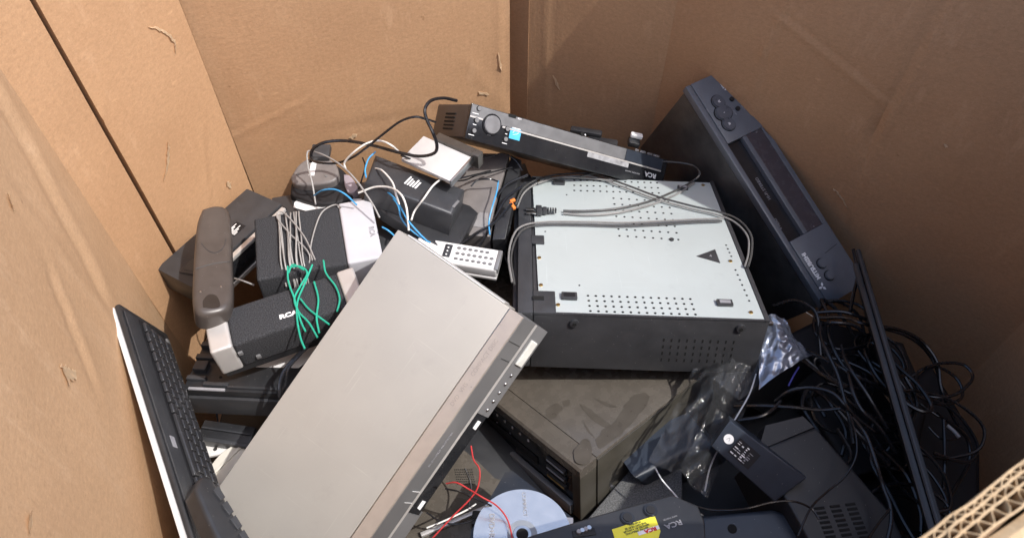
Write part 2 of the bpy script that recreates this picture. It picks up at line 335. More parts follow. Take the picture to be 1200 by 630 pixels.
# outer sleeve behind the joints
for p, q in (((.29, 1.160), (-.02, 1.235)), ((-.02, 1.235), (-.475, .985)), ((-.475, .985), (-.60, .69)), ((-.585, .69), (-.42, .14))):
    panel(p, q, seed=p[0] * 10 + 3, th=.006)
bm = B(); prism(bm, [tuple(Vector((p[0], p[1])) - Vector((.1, .5))) for p in (G, L4, E0, E1, (-.475, .97), (-.55, .70), LF, LN, NL, NR, N1, N2, H)], .0, .012)
obj('bottom_panel', bm, CARD, binE)
# corrugated rim of the near wall: straight liners and wavy flutes between them
def rim(a, b, name='corrugated_edge'):
    a = Vector((a[0], a[1], 0)); b = Vector((b[0], b[1], 0)); X = (b - a); L = X.length; X.normalize(); N = Vector((X.y, -X.x, 0))
    bm = B(); uvl = bm.loops.layers.uv.new('uv'); z0, z1 = RIM - .032, RIM
    def ribbon(fn, step, th=.0006):
        n = int(L / step); P = [a + X * (L * i / n) + N * fn(L * i / n) for i in range(n + 1)]
        P = [p + N * (.0012 * noise.noise(p * 70)) for p in P]
        T = [z1 + .0022 * noise.noise(p * 190) for p in P]
        A = [bm.verts.new(p + Vector((0, 0, z0))) for p in P]; Bt = [bm.verts.new(p + Vector((0, 0, t))) for p, t in zip(P, T)]
        A2 = [bm.verts.new(p + N * th + Vector((0, 0, z0))) for p in P]; B2 = [bm.verts.new(p + N * th + Vector((0, 0, t))) for p, t in zip(P, T)]
        for i in range(n):
            for q in ((A[i], A[i + 1], Bt[i + 1], Bt[i]), (A2[i + 1], A2[i], B2[i], B2[i + 1]), (Bt[i], Bt[i + 1], B2[i + 1], B2[i])):
                f = bm.faces.new(q)
                for lp in f.loops: lp[uvl].uv = ((lp.vert.co - a).dot(X), lp.vert.co.z)
    for d in (0, .0028, .0062, .0112): ribbon(lambda s, d=d: d, .003, .0009)
    for d0, d1, wl in ((.0005, .0027, .0055), (.0033, .0061, .0065), (.0068, .0110, .0076)):
        ribbon(lambda s, d0=d0, d1=d1, wl=wl: (d0 + d1) / 2 + (d1 - d0) / 2 * math.sin(2 * math.pi * s / wl + 2.6 * noise.noise(Vector((s * 40, d0 * 1000, 0)))), .0007)
    bmesh.ops.transform(bm, matrix=Bi, verts=bm.verts)
    return obj(name, bm, CARDE, binE, smooth='keep')
rim(NR, N1)
rim(NL, NR)
# outer flap folded down over the outside of the near wall
def flap(a, b):
    a = Vector((a[0], a[1], 0)); b = Vector((b[0], b[1], 0)); X = (b - a); L = X.length; X.normalize(); N = Vector((X.y, -X.x, 0))
    bm = B(); uvl = bm.loops.layers.uv.new('uv'); n = 60; prof = [(.0125, -.03), (.0127, -.002), (.016, .000), (.024, -.002), (.045, -.03), (.06, -.08), (.058, -.081), (.043, -.033), (.022, -.006), (.018, -.03)]
    rows = []
    for i in range(n + 1):
        p = a + X * (L * i / n); w = .002 * noise.noise(p * 25)
        rows.append([bm.verts.new(p + N * (d + w) + Vector((0, 0, RIM + z))) for d, z in prof])
    for i in range(n):
        for k in range(len(prof)):
            k2 = (k + 1) % len(prof); f = bm.faces.new((rows[i][k], rows[i + 1][k], rows[i + 1][k2], rows[i][k2]))
            for lp in f.loops: lp[uvl].uv = ((lp.vert.co - a).dot(X), k * .01 + lp.vert.co.z)
    bmesh.ops.recalc_face_normals(bm, faces=bm.faces); bmesh.ops.transform(bm, matrix=Bi, verts=bm.verts)
    obj('outer_flap', bm, CARDE, binE, smooth='keep')
flap(NR, N1)
# torn places and scuffs on the walls
def tear(sf, a, b, pts, w, seed):
    A = Vector((a[0], a[1], 0)); Bq = Vector((b[0], b[1], 0)); X = (Bq - A).normalized(); N = Vector((-X.y, X.x, 0)); rnd = random.Random(seed)
    UV = [Vector((*wallhit(a, b, *p), 0)) for p in pts]; bm = B(); uvl = bm.loops.layers.uv.new('uv'); P = spline(UV, 7) if len(UV) > 1 else UV
    n = len(P); rows = []
    for i, p in enumerate(P):
        t = i / (n - 1); d = (P[min(i + 1, n - 1)] - P[max(0, i - 1)]).normalized(); q = Vector((-d.y, d.x, 0))
        j = noise.noise(Vector((i * .9, seed * 3.1, 0))); j2 = noise.noise(Vector((i * 1.3, seed * 5.1, 4))); ww = w * .5 * (.10 + math.sin(math.pi * t) ** .8)
        c = p + q * w * .35 * noise.noise(Vector((i * .5, seed, 5)))
        row = []
        for s_, h in ((-.35 - 1.3 * abs(j), -.0002), (-.2, .0001), (.3, .0004), (.4 + 1.6 * abs(j2), .0002 + .0035 * abs(j2))):
            e = c + q * ww * s_; row.append(bm.verts.new(A + X * e.x + N * (sf(e.x, e.y) + .0013 + h) + Vector((0, 0, e.y))))
        rows.append(row)
    for r0, r1 in zip(rows, rows[1:]):
        for k in range(3):
            f = bm.faces.new((r0[k], r1[k], r1[k + 1], r0[k + 1]))
            for lp in f.loops: lp[uvl].uv = (lp.vert.co.x, lp.vert.co.z)
    bmesh.ops.solidify(bm, geom=bm.faces[:], thickness=.0005)
    bmesh.ops.transform(bm, matrix=Bi, verts=bm.verts)
    return bm
TORN = mat('torn_kraft', (.72, .55, .36), .9, nscale=200, namt=.15)
def tears(panel_ob, a, b, lst, seed):
    for i, (pts, w) in enumerate(lst):
        bm = tear(SURF[panel_ob.name], a, b, pts, w, seed + i); o = obj('torn_paper', bm, TORN, None, smooth='keep'); o.parent = panel_ob
tears(wA, A1, LF, [([(41, 24), (30, 45), (22, 62), (11, 82)], .010), ([(62, 432), (72, 440), (80, 436)], .022), ([(98, 214), (88, 212)], .016), ([(168, 500), (176, 522), (184, 536)], .007), ([(30, 600), (28, 628)], .010), ([(0, 228), (8, 250)], .006)], 20)
tears(wC, C0, C1, [([(172, 31), (190, 36), (202, 48), (204, 64)], .007), ([(195, 165), (196, 185), (190, 213)], .010), ([(265, 212), (270, 220)], .014)], 40)
tears(wD, D0, D1, [([(408, 160), (418, 155)], .010), ([(560, 106), (572, 110)], .010), ([(583, 60), (587, 82)], .006)], 60)
tears(wF, G, L4, [([(975, 222), (984, 232), (992, 246)], .006), ([(1186, 470), (1178, 495)], .005), ([(1180, 418), (1188, 421)], .006), ([(1105, 170), (1110, 174)], .004)], 80)
tears(wE, L4, E0, [([(648, 88), (656, 106)], .007)], 95)

# ------------------------------------------------------------------ the silver player leaning across the middle
Ms = pose((-.1088, .3824, .3587), (.292, -.5128, .8567)); Wd = .43; Dp = .1926
t = thing('disc_recorder', Ms, 'large champagne-silver disc and tape player lying slanted across the middle', 'disc player')
bm = B(); box(bm, (-Wd / 2, .0205, -.088), (Wd / 2, Dp, 0), .0018); obj('cover', bm, SILV, t, smooth=True)
bm = B(); extr(bm, [(.0195, -.0002), (.0008, -.0006), (-.0004, -.0022), (.004, -.02), (.0195, -.02)], -Wd / 2, Wd / 2); obj('top_strip', bm, STRIP, t)
obj('cover_highlight', tube(B(), [(-Wd / 2, .0200, .0002), (Wd / 2, .0200, .0002)], .0005, 6, 1, False), STEEL, t)  # bright tube standing in for the highlight along the cover seam
bm = B(); extr(bm, [(.002, -.0035), (-.0008, -.0040), (-.0155, -.0380), (-.015, -.041), (.010, -.045), (.015, -.02)], -Wd / 2, Wd / 2); obj('front_panel', bm, GREYP, t)
bm = B(); extr(bm, [(-.0156, -.0370), (-.0182, -.0400), (-.0180, -.0435), (-.014, -.042)], -Wd / 2, Wd / 2); obj('trim_line', bm, SATIN, t)
xr = Wd / 2
bm = B(); extr(bm, [(-.014, -.0437), (-.0182, -.0437), (-.0325, -.0605), (-.0320, -.082), (.012, -.086), (.012, -.045)], xr - .135, xr); obj('button_panel', bm, GREYP, t)
bm = B(); extr(bm, [(-.014, -.0437), (-.0182, -.0437), (-.0325, -.0605), (-.0320, -.082), (.012, -.086), (.012, -.045)], -xr, xr - .290); obj('button_panel', bm, GREYP, t)
bm = B(); extr(bm, [(-.014, -.0450), (-.0182, -.0450), (-.0305, -.0600), (-.0300, -.082), (.012, -.086), (.012, -.046)], xr - .2895, xr - .1355); obj('tape_flap', bm, BLKG, t)
sl_ = Matrix.Rotation(math.atan2(-.0168, -.008) , 4, 'X')
def fpt(s, off=.0008):   # point on the lower front slope, s 0..1
    return (-.0182 - .0143 * s - off * .76, -.0437 - .0168 * s + off * .65)
slope = Matrix.Rotation(R(66.5), 4, 'X'); slope2 = Matrix.Rotation(R(49.5), 4, 'X')
bm = B()
for k in range(5):
    y, z = fpt(.55); x = xr - .072 - .0135 * k
    bmesh.ops.create_uvsphere(bm, u_segments=10, v_segments=6, radius=.0021, matrix=Matrix.Translation((x, y, z)) @ slope2 @ Matrix.Diagonal((1.2, 1.1, .7, 1)))
obj('button', bm, STEEL, t, smooth=True)
bm = B(); y, z = fpt(.5, .0003); box(bm, (-.019, -.0062, -.001), (.019, .0062, .0030), .005, 4); bmesh.ops.transform(bm, matrix=Matrix.Translation((xr - .038, y, z)) @ slope2, verts=bm.verts); obj('power_button', bm, mat('pearl_button', (.62, .62, .58), .35), t, smooth=True)
def upt(s, off=.0006): return (-.0008 - .0147 * s - off * .9, -.004 - .034 * s + off * .4)
for k, (x0, x1, s0, s1) in enumerate(((xr - .034, xr - .0335, .05, .95), (xr - .058, xr - .0575, .30, .95), (-xr + .155, -xr + .1555, .5, .97), (-xr + .172, -xr + .1725, .5, .97), (-xr + .055, -xr + .0555, .5, .97))):
    bm = B(); (ya, za), (yb, zb) = upt(s0), upt(s1); tube(bm, [(x0, ya, za), (x0, yb, zb)], .0004, 6, 1, False); obj('seam', bm, DKI if k < 2 else WHI, t)
y, z = upt(.45)
text('DVD VIDEO RECORDER', .02, y, z, .0052, GRI, t, plane=slope, sx=.95)
text('DVD  VHS  -  COMPACT DISC', .125, .011, -.00025, .0075, mat('pale_print', (.30, .26, .23), .5), t, name='lettering')
for x in (xr - .150, xr - .275):
    bm = B(); box(bm, (x - .006, -.0285, -.0572), (x + .006, -.0240, -.0515), .0005); obj('clip', bm, WHI, t)
bm = B(); box(bm, (xr + .0003, .03, -.07), (xr + .002, .18, -.008), .0005); obj('side_plate', bm, SILV2, t)

# ------------------------------------------------------------------ upturned player with pale steel base plate
Mw = pose((.1791, .7558, .3354), (-.2937, .0306, -.0204)); w, l = .34, .3808; Hh = .0972
t = thing('upturned_player', Mw, 'black player lying upside down with a pale perforated steel base plate upward', 'disc player')
def lw(x, y, z=0): p = on(Mw, x, y, z); return (p.x, p.y)
bm = B(); box(bm, (-w / 2 + .022, -l / 2, -Hh), (w / 2, l / 2, -.0035), .0015)
obj('case', bm, BMET, t, smooth=True)
bm = B(); prism(bm, [(-w / 2 + .030, -l / 2 + .004), (w / 2 - .006, -l / 2 + .004), (w / 2 - .006, l / 2 - .004), (-w / 2 + .024, l / 2 - .004)], -.0038, -.0005); obj('base_plate', bm, WHM, t)
bm = B(); box(bm, (w / 2 - .0055, -l / 2 + .0005, -.0036), (w / 2 + .0005, l / 2, .0010), .0005); obj('side_rail', bm, BMET, t)
bm = B(); box(bm, (-w / 2 + .022, -l / 2 + .0003, -.0036), (w / 2 - .006, -l / 2 + .0036, .0008), .0003); obj('edge_lip', bm, BMET, t)
bm = B(); box(bm, (-w / 2, -l / 2, -Hh), (-w / 2 + .0215, l / 2, .0015), .003); box(bm, (-w / 2 - .006, -l / 2 + .02, -Hh + .01), (-w / 2 + .001, l / 2 - .02, -.012), .002)
obj('front_bezel', bm, BLK2, t, smooth=True)
pbox('bezel_tab', (-w / 2 + .0215, -l / 2 - .0002, -.004), (-w / 2 + .052, -l / 2 + .048, .0022), BLK2, t, .0012)
px, py = lw(627, 280); pbox('bezel_tab', (px - .006, py - .014, -.001), (px + .014, py + .008, .0022), BLK2, t, .001)
px, py = lw(620, 212); pbox('bezel_tab', (px - .01, py - .012, -.001), (px + .012, py + .010, .0022), BLK2, t, .001)
bm = B(); px, py = lw(634, 352); box(bm, (px - .012, py - .002, .0023), (px + .004, py + .006, .0035), .0006); obj('slot', bm, PORT, t)
for (x, y), (dx, dy) in (((667, 348), (.011, .007)), ((849, 356), (.011, .006)), ((655, 215), (.010, .006)), ((800, 221), (.009, .005))):
    px, py = lw(x, y); f = obj('foot', box(B(), (px - dx, py - dy, -.0005), (px + dx, py + dy, .0045), .0015), BMET, t, smooth=True)
    obj('pad', box(B(), (px - dx * .7, py - dy * .6, .0046), (px + dx * .7, py + dy * .5, .0052), .0003), BLKD if x < 700 else GRI, f)
# perforations, laid out in rows that follow the plate
H1 = []; a = Vector(lw(689, 346)); b_ = Vector(lw(809, 350)); c_ = Vector(lw(692, 364))
for i in range(14):
    for j in range(4): H1.append(tuple(a + (b_ - a) * i / 13 + (c_ - a) * j / 3))
dots('vent_holes', H1, .00185, PORT, t, z=-.0003); H1 = []
a = Vector(lw(719, 232)); b_ = Vector(lw(783, 236)); c_ = Vector(lw(726, 276))
for i in range(8):
    for j in range(7): H1.append(tuple(a + (b_ - a) * i / 7 + (c_ - a) * j / 6))
dots('vent_holes', H1, .00185, PORT, t, z=-.0003); H1 = []
a = Vector(lw(673, 211)); b_ = Vector(lw(770, 214)); c_ = Vector(lw(673, 223))
for i in range(14):
    for j in range(3): H1.append(tuple(a + (b_ - a) * i / 13 + (c_ - a) * j / 2))
dots('vent_holes', H1, .00185, PORT, t, z=-.0003)
H2 = []
for (xa, ya, xb, yb, n) in ((851, 287, 857, 300, 4), (862, 316, 878, 352, 7)):
    a = Vector(lw(xa, ya)); b_ = Vector(lw(xb, yb)); H2 += [tuple(a.lerp(b_, k / (n - 1))) for k in range(n)]
dots('edge_holes', H2, .0016, PORT, t, z=-.0003)
px = [Vector(lw(*p)) for p in ((816, 300), (838, 292), (844, 308))]; bm = B(); prism(bm, [tuple(p) for p in px], -.0006, .0002); f = obj('warning_triangle', bm, BMET, t)
text('4', (px[0].x + px[1].x + px[2].x) / 3, (px[0].y + px[1].y + px[2].y) / 3, .0003, .008, GRI, f)
for x, y in ((632, 302), (634, 334), (654, 357), (856, 306), (880, 366), (824, 217), (600 + 31, 212)):
    a, b_ = lw(x, y); obj('screw', cyl(B(), (a, b_, .0003), .0028, .0016, 12), BRASS, t, smooth=True)
a, b_ = lw(787, 281); obj('screw', cyl(B(), (a, b_, .0006), .0035, .003, 12), BMET, t, smooth=True)
dots('pin_holes', [lw(679, 334), lw(664, 228), lw(639, 271)], .0014, PORT, t, z=-.0003)
# side facing the viewer (local -y)
FY = Matrix.Rotation(R(90), 4, 'X')
def side(x, y):   # sight line to plane y=-l/2
    Mi = Mw.inverted(); o = Mi @ CAM; d = Mi.to_3x3() @ ray(x, y); p = o + d * ((-l / 2 - o.y) / d.y); return (p.x, p.z)
for x, y in ((673, 378), (868, 384)):
    a, b_ = side(x, y); f = obj('side_foot', cyl(B(), (a, -l / 2 - .001, b_), .0065, .005, 20, axis='y', bev=.001), BMET, t, smooth=True)
    obj('screw', cyl(B(), (a, -l / 2 - .0038, b_), .0028, .001, 10, axis='y'), PORT, f)
a, z0 = side(778, 398); b2, z1 = side(860, 400); a3, z3 = side(775, 421); bm = B()
for i in range(10):
    for j in range(4):
        x = a + (b2 - a) * i / 9 + (a3 - a) * j / 3; z = z0 + (z3 - z0) * j / 3
        box(bm, (x - .0010, -l / 2 - .0004, z - .0028), (x + .0010, -l / 2 + .0002, z + .0028))
obj('side_slots', bm, PORT, t)
for z in (-.02,): pbox('side_stud', (w / 2 + .0006, -l / 2 + .004, -.012), (w / 2 + .008, -l / 2 + .009, -.006), STEEL, t)

# ------------------------------------------------------------------ brown-grey receiver under it
Mb = pose((-.0596, .5568, .2376), (-.1543, -.2627, -.8214)); bw, bd, bh = .45, .2537, .107
t = thing('stereo_receiver', Mb, 'dusty brown-grey receiver with worn top wedged beneath the upturned player', 'receiver')
obj('cover', box(B(), (-bw / 2, .0315, -bh), (bw / 2, bd, 0), .002), BROWN, t, smooth=True)
obj('side_panel', box(B(), (bw / 2 + .0002, .0315, -bh + .001), (bw / 2 + .0022, bd - .002, -.004), .0006), BROWND, t, smooth=True)
obj('bezel_frame', extr(B(), [(.031, -.0008), (.003, -.0020), (.0, -.005), (.0, -.018), (.031, -.018)], -bw / 2, bw / 2), BROWN, t)
obj('front_panel', box(B(), (-bw / 2 + .002, .006, -bh + .002), (bw / 2 - .016, .031, -.0185), .001), BLKG, t, smooth=True)
obj('bezel_end', box(B(), (bw / 2 - .0155, .0002, -bh + .001), (bw / 2, .031, -.0185), .0015), BROWND, t, smooth=True)
obj('bottom_rail', box(B(), (-bw / 2 + .002, -.004, -bh + .001), (bw / 2 - .016, .0055, -bh + .022), .003), GREYP, t, smooth=True)
for k in range(7): pbox('indicator_mark', (bw / 2 - .11 - k * .017, .0045, -.036), (bw / 2 - .107 - k * .017, .0056, -.032), WHI, t, .0004)
for k in range(5): pbox('indicator_mark', (bw / 2 - .15 - k * .03, .0045, -.052), (bw / 2 - .148 - k * .03, .0056, -.050), GRI, t, .0003)
for k in range(3):
    pbox('control_key', (bw / 2 - .068, .001, -.040 - k * .016), (bw / 2 - .030, .0055, -.030 - k * .016), BMET, t)
    pbox('key_trim', (bw / 2 - .066, -.0006, -.036 - k * .016), (bw / 2 - .032, .0008, -.0335 - k * .016), BRASS if k == 2 else GRI, t)
pbox('display', (bw / 2 - .30, .004, -.07), (bw / 2 - .09, .0055, -.055), BLKD, t)
obj('screw', cyl(B(), (bw / 2 + .003, .06, -.085), .005, .003, 14, axis='x'), STEEL, t, smooth=True)
# rubbed patches on the top; the big blob is a painted cast shadow
def blob(pts, seed):
    c = [on(Mb, *p) for p in pts]; bm = B(); P = spline([Vector((p.x, p.y, 0)) for p in c] + [Vector((c[0].x, c[0].y, 0))], 5)[:-1]
    P = [p + Vector((noise.noise(p * 90 + Vector((seed, 0, 0))), noise.noise(p * 90 + Vector((0, seed, 0))), 0)) * .0025 for p in P]
    return prism(bm, [(p.x, p.y) for p in P], .0002, .0003)
PATCH = mat('rubbed_shadowed_steel', (.078, .068, .056), .30, dust=.08, dustcol=(.15, .13, .11))
for i, pts in enumerate([[(640, 480), (652, 472), (659, 478), (652, 488), (643, 490)], [(679, 474), (690, 478), (705, 490), (716, 498), (708, 500), (692, 490)], [(735, 470), (745, 462), (757, 460), (761, 468), (752, 482), (738, 498), (724, 512), (704, 524), (698, 516), (706, 504), (722, 492)],
                         [(672, 530), (684, 514), (693, 520), (692, 536), (684, 544), (674, 540)], [(695, 466), (708, 470), (723, 476), (712, 476)], [(683, 492), (690, 502), (696, 514), (688, 504)], [(764, 443), (774, 444), (770, 446)], [(660, 470), (667, 468), (668, 474), (661, 475)]]):
    obj('wear_shadow_patch', blob(pts, i), PATCH, t)

# ------------------------------------------------------------------ disc player standing at the back
Mr = pose((-.0717, .8646, .4422), (.8578, .5259, .242)); rw, rh, rd = .405, .054, .125
t = thing('slim_disc_player', Mr, 'slim black disc player with a silver stripe and round dial, standing at the back', 'disc player')
obj('case', box(B(), (.001, .001, -rd), (rw - .001, rh - .001, -.0065), .003), BROWNP, t, smooth=True)
obj('front_panel', box(B(), (0, 0, -.006), (rw, rh, 0), .002), BLKG, t, smooth=True)
def lr(x, y): p = on(Mr, x, y, 0); return p.x, p.y
s0 = lr(655, 143)[0]; yb = lr(700, 170)[1]
obj('upper_panel', box(B(), (.001, rh * .62, -.001), (lr(733, 180)[0], rh - .0015, .0008), .0004), mat('graphite_panel_lit', (.17, .17, .175), .38, metal=.15), t)  # sunlit part of the panel, its lightness put into the colour
obj('upper_panel', box(B(), (lr(733.6, 180)[0], rh * .62, -.001), (rw - .012, rh - .0015, .0008), .0004), NAVY, t)  # same panel past the shadow edge, shade painted as a darker colour
obj('silver_stripe', box(B(), (lr(589, 147)[0], rh * .56, -.001), (rw - .012, rh * .61, .0012), .0004), SATIN, t)
obj('silver_stripe', box(B(), (.001, rh * .61, -.001), (lr(566, 138)[0], rh * .66, .0012), .0004), SATIN, t)
a, b_ = lr(576, 146)
obj('dial_ring', cyl(B(), (a, b_, .0009), .0165, .0024, 40, bev=.0005), BLKG, t, smooth=True)
obj('dial', cyl(B(), (a, b_, .0030), .0138, .003, 40, bev=.0008), mat('brushed_dial', (.24, .24, .25), .4, metal=.5), t, smooth=True)
for x, y in ((561, 127), (558, 141), (555, 153), (594, 151), (592, 163)):
    a, b_ = lr(x, y); obj('button', cyl(B(), (a, b_, .0008), .0042, .003, 20, bev=.0006), BLKD, t, smooth=True); f = obj('button_cap', cyl(B(), (a, b_, .0026), .0034, .001, 20), GREYP, t, smooth=True)
for x, y, wd in ((557, 133, .011), (556, 146, .006), (552, 158, .010), (573, 158, .006), (591, 168, .009), (593, 157, .004)):
    a, b_ = lr(x, y); obj('button_mark', box(B(), (a - wd / 2, b_ - .0005, 0), (a + wd / 2, b_ + .0005, .0005 if y > 140 else .0012)), WHI, t)
a, b_ = lr(600, 136); obj('usb_port', box(B(), (a - .007, b_ - .0026, .0006), (a + .007, b_ + .0026, .0012), .0003), PORT, t); text('USB', a + .014, b_ - .001, .0009, .004, WHI, t, math.pi)
a, b_ = lr(604, 155); s = obj('energy_sticker', box(B(), (a - .0100, b_ - .0115, 0), (a + .0100, b_ + .0115, .0006)), BLUEST, t)
obj('sticker_art', tube(B(), [(a - .005, b_ - .002, .0006), (a, b_ + .003, .0006), (a + .005, b_ - .001, .0006), (a - .004, b_ - .005, .0006)], .0004, 5), WHI, s)
obj('sticker_band', box(B(), (a - .0075, b_ + .005, .0005), (a + .0075, b_ + .0065, .0009)), WHI, s)
a, b_ = lr(712, 184); q, q2 = lr(689, 178); q3, _ = lr(737, 190); obj('clear_label', box(B(), (q, q2 - .008, 0), (q3, q2 + .0015, .0007)), TAPE, t)
a, b_ = lr(682, 157); obj('jack', cyl(B(), (a, b_, .001), .0035, .001, 14), PORT, t); obj('jack_mark', cyl(B(), (a + .006, b_, .001), .0013, .001, 8), WHI, t)
a, b_ = lr(765, 182); text('HDMI  DVD  1080P  HD', a - .014, b_ + .001, .0009, .0055, GRI, t, math.pi)
a, b_ = lr(762, 205); text('RCA', a, b_, .0006, .011, WHI, t, math.pi, bold=.0003, sx=1.2)
a, b_ = lr(742, 202); text('DVD HOME THEATER', a - .002, b_, .0005, .0034, GRI, t, math.pi)
bm = B()
for k in range(5): box(bm, (-.0004, .012 + k * .006, -.085), (.0012, .0145 + k * .006, -.05))
obj('side_vents', bm, PORT, t)

# ------------------------------------------------------------------ slate-blue video recorder standing on its back at right
Mm = pose((.2943, 1.0352, .4009), (.02, .4021, -1.0235)); mw, mh, md = .43, .0975, .235
t = thing('video_recorder', Mm, 'slate-blue and black video recorder standing on end against the right wall', 'video recorder')
def lm(x, y, z=0): p = on(Mm, x, y, z); return p.x, p.y
obj('case', box(B(), (.004, .0005, -md), (mw - .004, mh - .002, -.0155), .003), mat('smeared_black_steel', (.022, .022, .024), .30, nscale=8, namt=.3, dust=.6, dustcol=(.15, .145, .135)), t, smooth=True)
f = obj('front_frame', box(B(), (0, 0, -.015), (mw, .0105, .0), .002), MITS, t, smooth=True)
x0, _ = lm(850, 165); x1, _ = lm(958, 290)
xs0 = lm(846, 172)[0]; xs1 = lm(935, 278)[0]
obj('control_panel', box(B(), (.0, .0108, -.015), (xs0, mh * .90, .0012), .0015), MITS, t, smooth=True)
obj('logo_panel', box(B(), (xs1, .0108, -.015), (mw, mh * .93, .0012), .0015), MITS, t, smooth=True)
obj('lower_frame', box(B(), (xs0 + .0003, .042, -.015), (xs1 - .0003, .050, .0005), .001), MITS, t, smooth=True)
obj('edge_rail', box(B(), (xs0 + .0003, mh * .86, -.015), (xs1 - .0003, mh * .90, .001), .001), MITS, t, smooth=True)
obj('side_lip', box(B(), (.0, mh * .905, -.015), (.105, mh * 1.03, -.001), .002), NAVY, t, smooth=True)
obj('side_lip', box(B(), (.1055, mh * .905, -.015), (mw * .93, mh * .99, -.003), .002), MITS, t, smooth=True)
obj('tape_slot', box(B(), (xs0 + .0003, .0108, -.016), (xs1 - .0003, .0417, -.009), .0005), BLKG, t)
obj('display_window', box(B(), (xs0 + .0003, .0503, -.015), (xs1 - .0003, mh * .858, -.0002), .0005), MITSD, t)
for (x, y, dx, dy) in ((841, 120, .012, .011), (847, 133, .014, .015), (853, 146, .012, .011)):
    a, b_ = lm(x, y); f = obj('transport_key', cyl(B(), (0, 0, 0), .0125, .0055, 24, bev=.0015), mat('key_slate', (.09, .10, .12), .3), t, smooth=True)
    f.data.transform(Matrix.Translation((a, b_, .0022)) @ Matrix.Diagonal((dx / .0125, dy / .0115, 1, 1))); obj('key_outline', cyl(B(), (0, 0, 0), .0135, .0006, 24), PORT, t).data.transform(Matrix.Translation((a, b_, .0016)) @ Matrix.Diagonal((dx / .0123, dy / .0113, 1, 1)))
    text('\u00ab' if y < 125 else ('\u00bb' if y > 140 else '-'), a, b_, .0048, .010, WHI, f, math.pi / 2)
for x, y in ((857, 117), (864, 128)):
    a, b_ = lm(x, y); obj('round_button', cyl(B(), (a, b_, .002), .0042, .004, 20, bev=.0006), BLKD, t, smooth=True)
for x, y, s_, sz in ((844, 96, 'VCR Plus+', .0085), (868, 122, 'POWER EJECT', .004), (861, 132, 'STOP', .004), (829, 130, 'REW', .0035), (843, 149, 'FF', .0035)):
    a, b_ = lm(x, y, .0012); text(s_, a, b_, .0015, sz, WHI if sz > .005 else GRI, t, 0 if sz > .005 else 0)
for x, y in ((962, 309), (971, 323)):
    a, b_ = lm(x, y); f = obj('round_button', cyl(B(), (a, b_, .0030), .0078, .005, 28, bev=.001), MITS, t, smooth=True); obj('button_ring', cyl(B(), (a, b_, .0014), .0092, .0006, 28), PORT, t)
a, b_ = lm(951, 313); text('MITSUBISHI', a - .002, b_, .0015, .0105, WHI, t, math.pi, bold=.0004, sx=.92)
a, b_ = lm(963, 336)
bm = B()
for k in range(3):
    an = R(90 + 120 * k) + math.pi; d = Vector((math.cos(an), math.sin(an))); n2 = Vector((-d.y, d.x)); r_ = .0078
    prism(bm, [(a + v.x, b_ + v.y) for v in (Vector((0, 0)), d * r_ * .5 + n2 * r_ * .29, d * r_, d * r_ * .5 - n2 * r_ * .29)], .001, .0016)
obj('emblem', bm, WHI, t)
for (x, y) in ((885, 153), (955, 267)):
    a, b_ = lm(x, y); text('o  =', a, b_, .0002, .006, GRI, t, math.pi); 
a, b_ = lm(900, 225); text('HI-FI STEREO', a - .01, b_ + .002, -.0086, .0075, GRI, t, math.pi); a, b_ = lm(915, 260); text('4 HEAD', a, b_, -.0086, .006, GRI, t, math.pi)
tube_ = obj('panel_seam', tube(B(), [(lm(966, 297)[0], lm(966, 297)[1], .0014), (lm(980, 286)[0], lm(980, 286)[1], .0014)], .0004, 5, 2, False), PORT, t)

# ------------------------------------------------------------------ added black boxes that make gaps in the heap look shaded
def dark_box(M, L, Wy, h, label, m=BLK, name='filler_box', cat='electronic box', bev=.004, group=None):
    t = thing(name, M, label, cat, group)
    pbox('cover', (0, 0, -h), (L, Wy, 0), m, t, bev); pbox('front_panel', (.004, -.0045, -h + .004), (L - .004, -.0005, -.004), BLKG, t, .001)
    bm = B()
    for k in range(9): box(bm, (.03 + k * .008, Wy * .55, -.0002), (.033 + k * .008, Wy * .85, .0004))
    obj('vent_slots', bm, PORT, t); return t
M, L, w2 = fr((500, 640, .19), (700, 560, .17), (400, 420, .19)); dark_box(M, .40, .30, .08, 'added black filler box darkening the gaps beneath the silver player', cat='disc player', name='gap_filler_box')
M, L, w2 = fr((740, 560, .15), (1010, 420, .13), (700, 470, .15)); dark_box(M, .36, .28, .08, 'added black filler box darkening the gaps below the tangled cables', name='gap_filler_box', cat='disc player')
M = Matrix.Translation((-.45, .42, .17)); dark_box(M, .36, .26, .1, 'added black filler box darkening the gaps below the keyboard', name='gap_filler_box', cat='disc player')
M = Matrix.Translation((-.38, .76, .22)) @ Matrix.Rotation(R(14), 4, 'Z'); dark_box(M, .46, .17, .12, 'added black filler box darkening the gaps under the adapter and the pale metal tray at the back', name='gap_filler_box', cat='disc player')
M = Matrix.Translation((.0, .86, .17)); dark_box(M, .36, .16, .1, 'added black filler box darkening the gaps under the slim player at the back', name='gap_filler_box', cat='disc player')

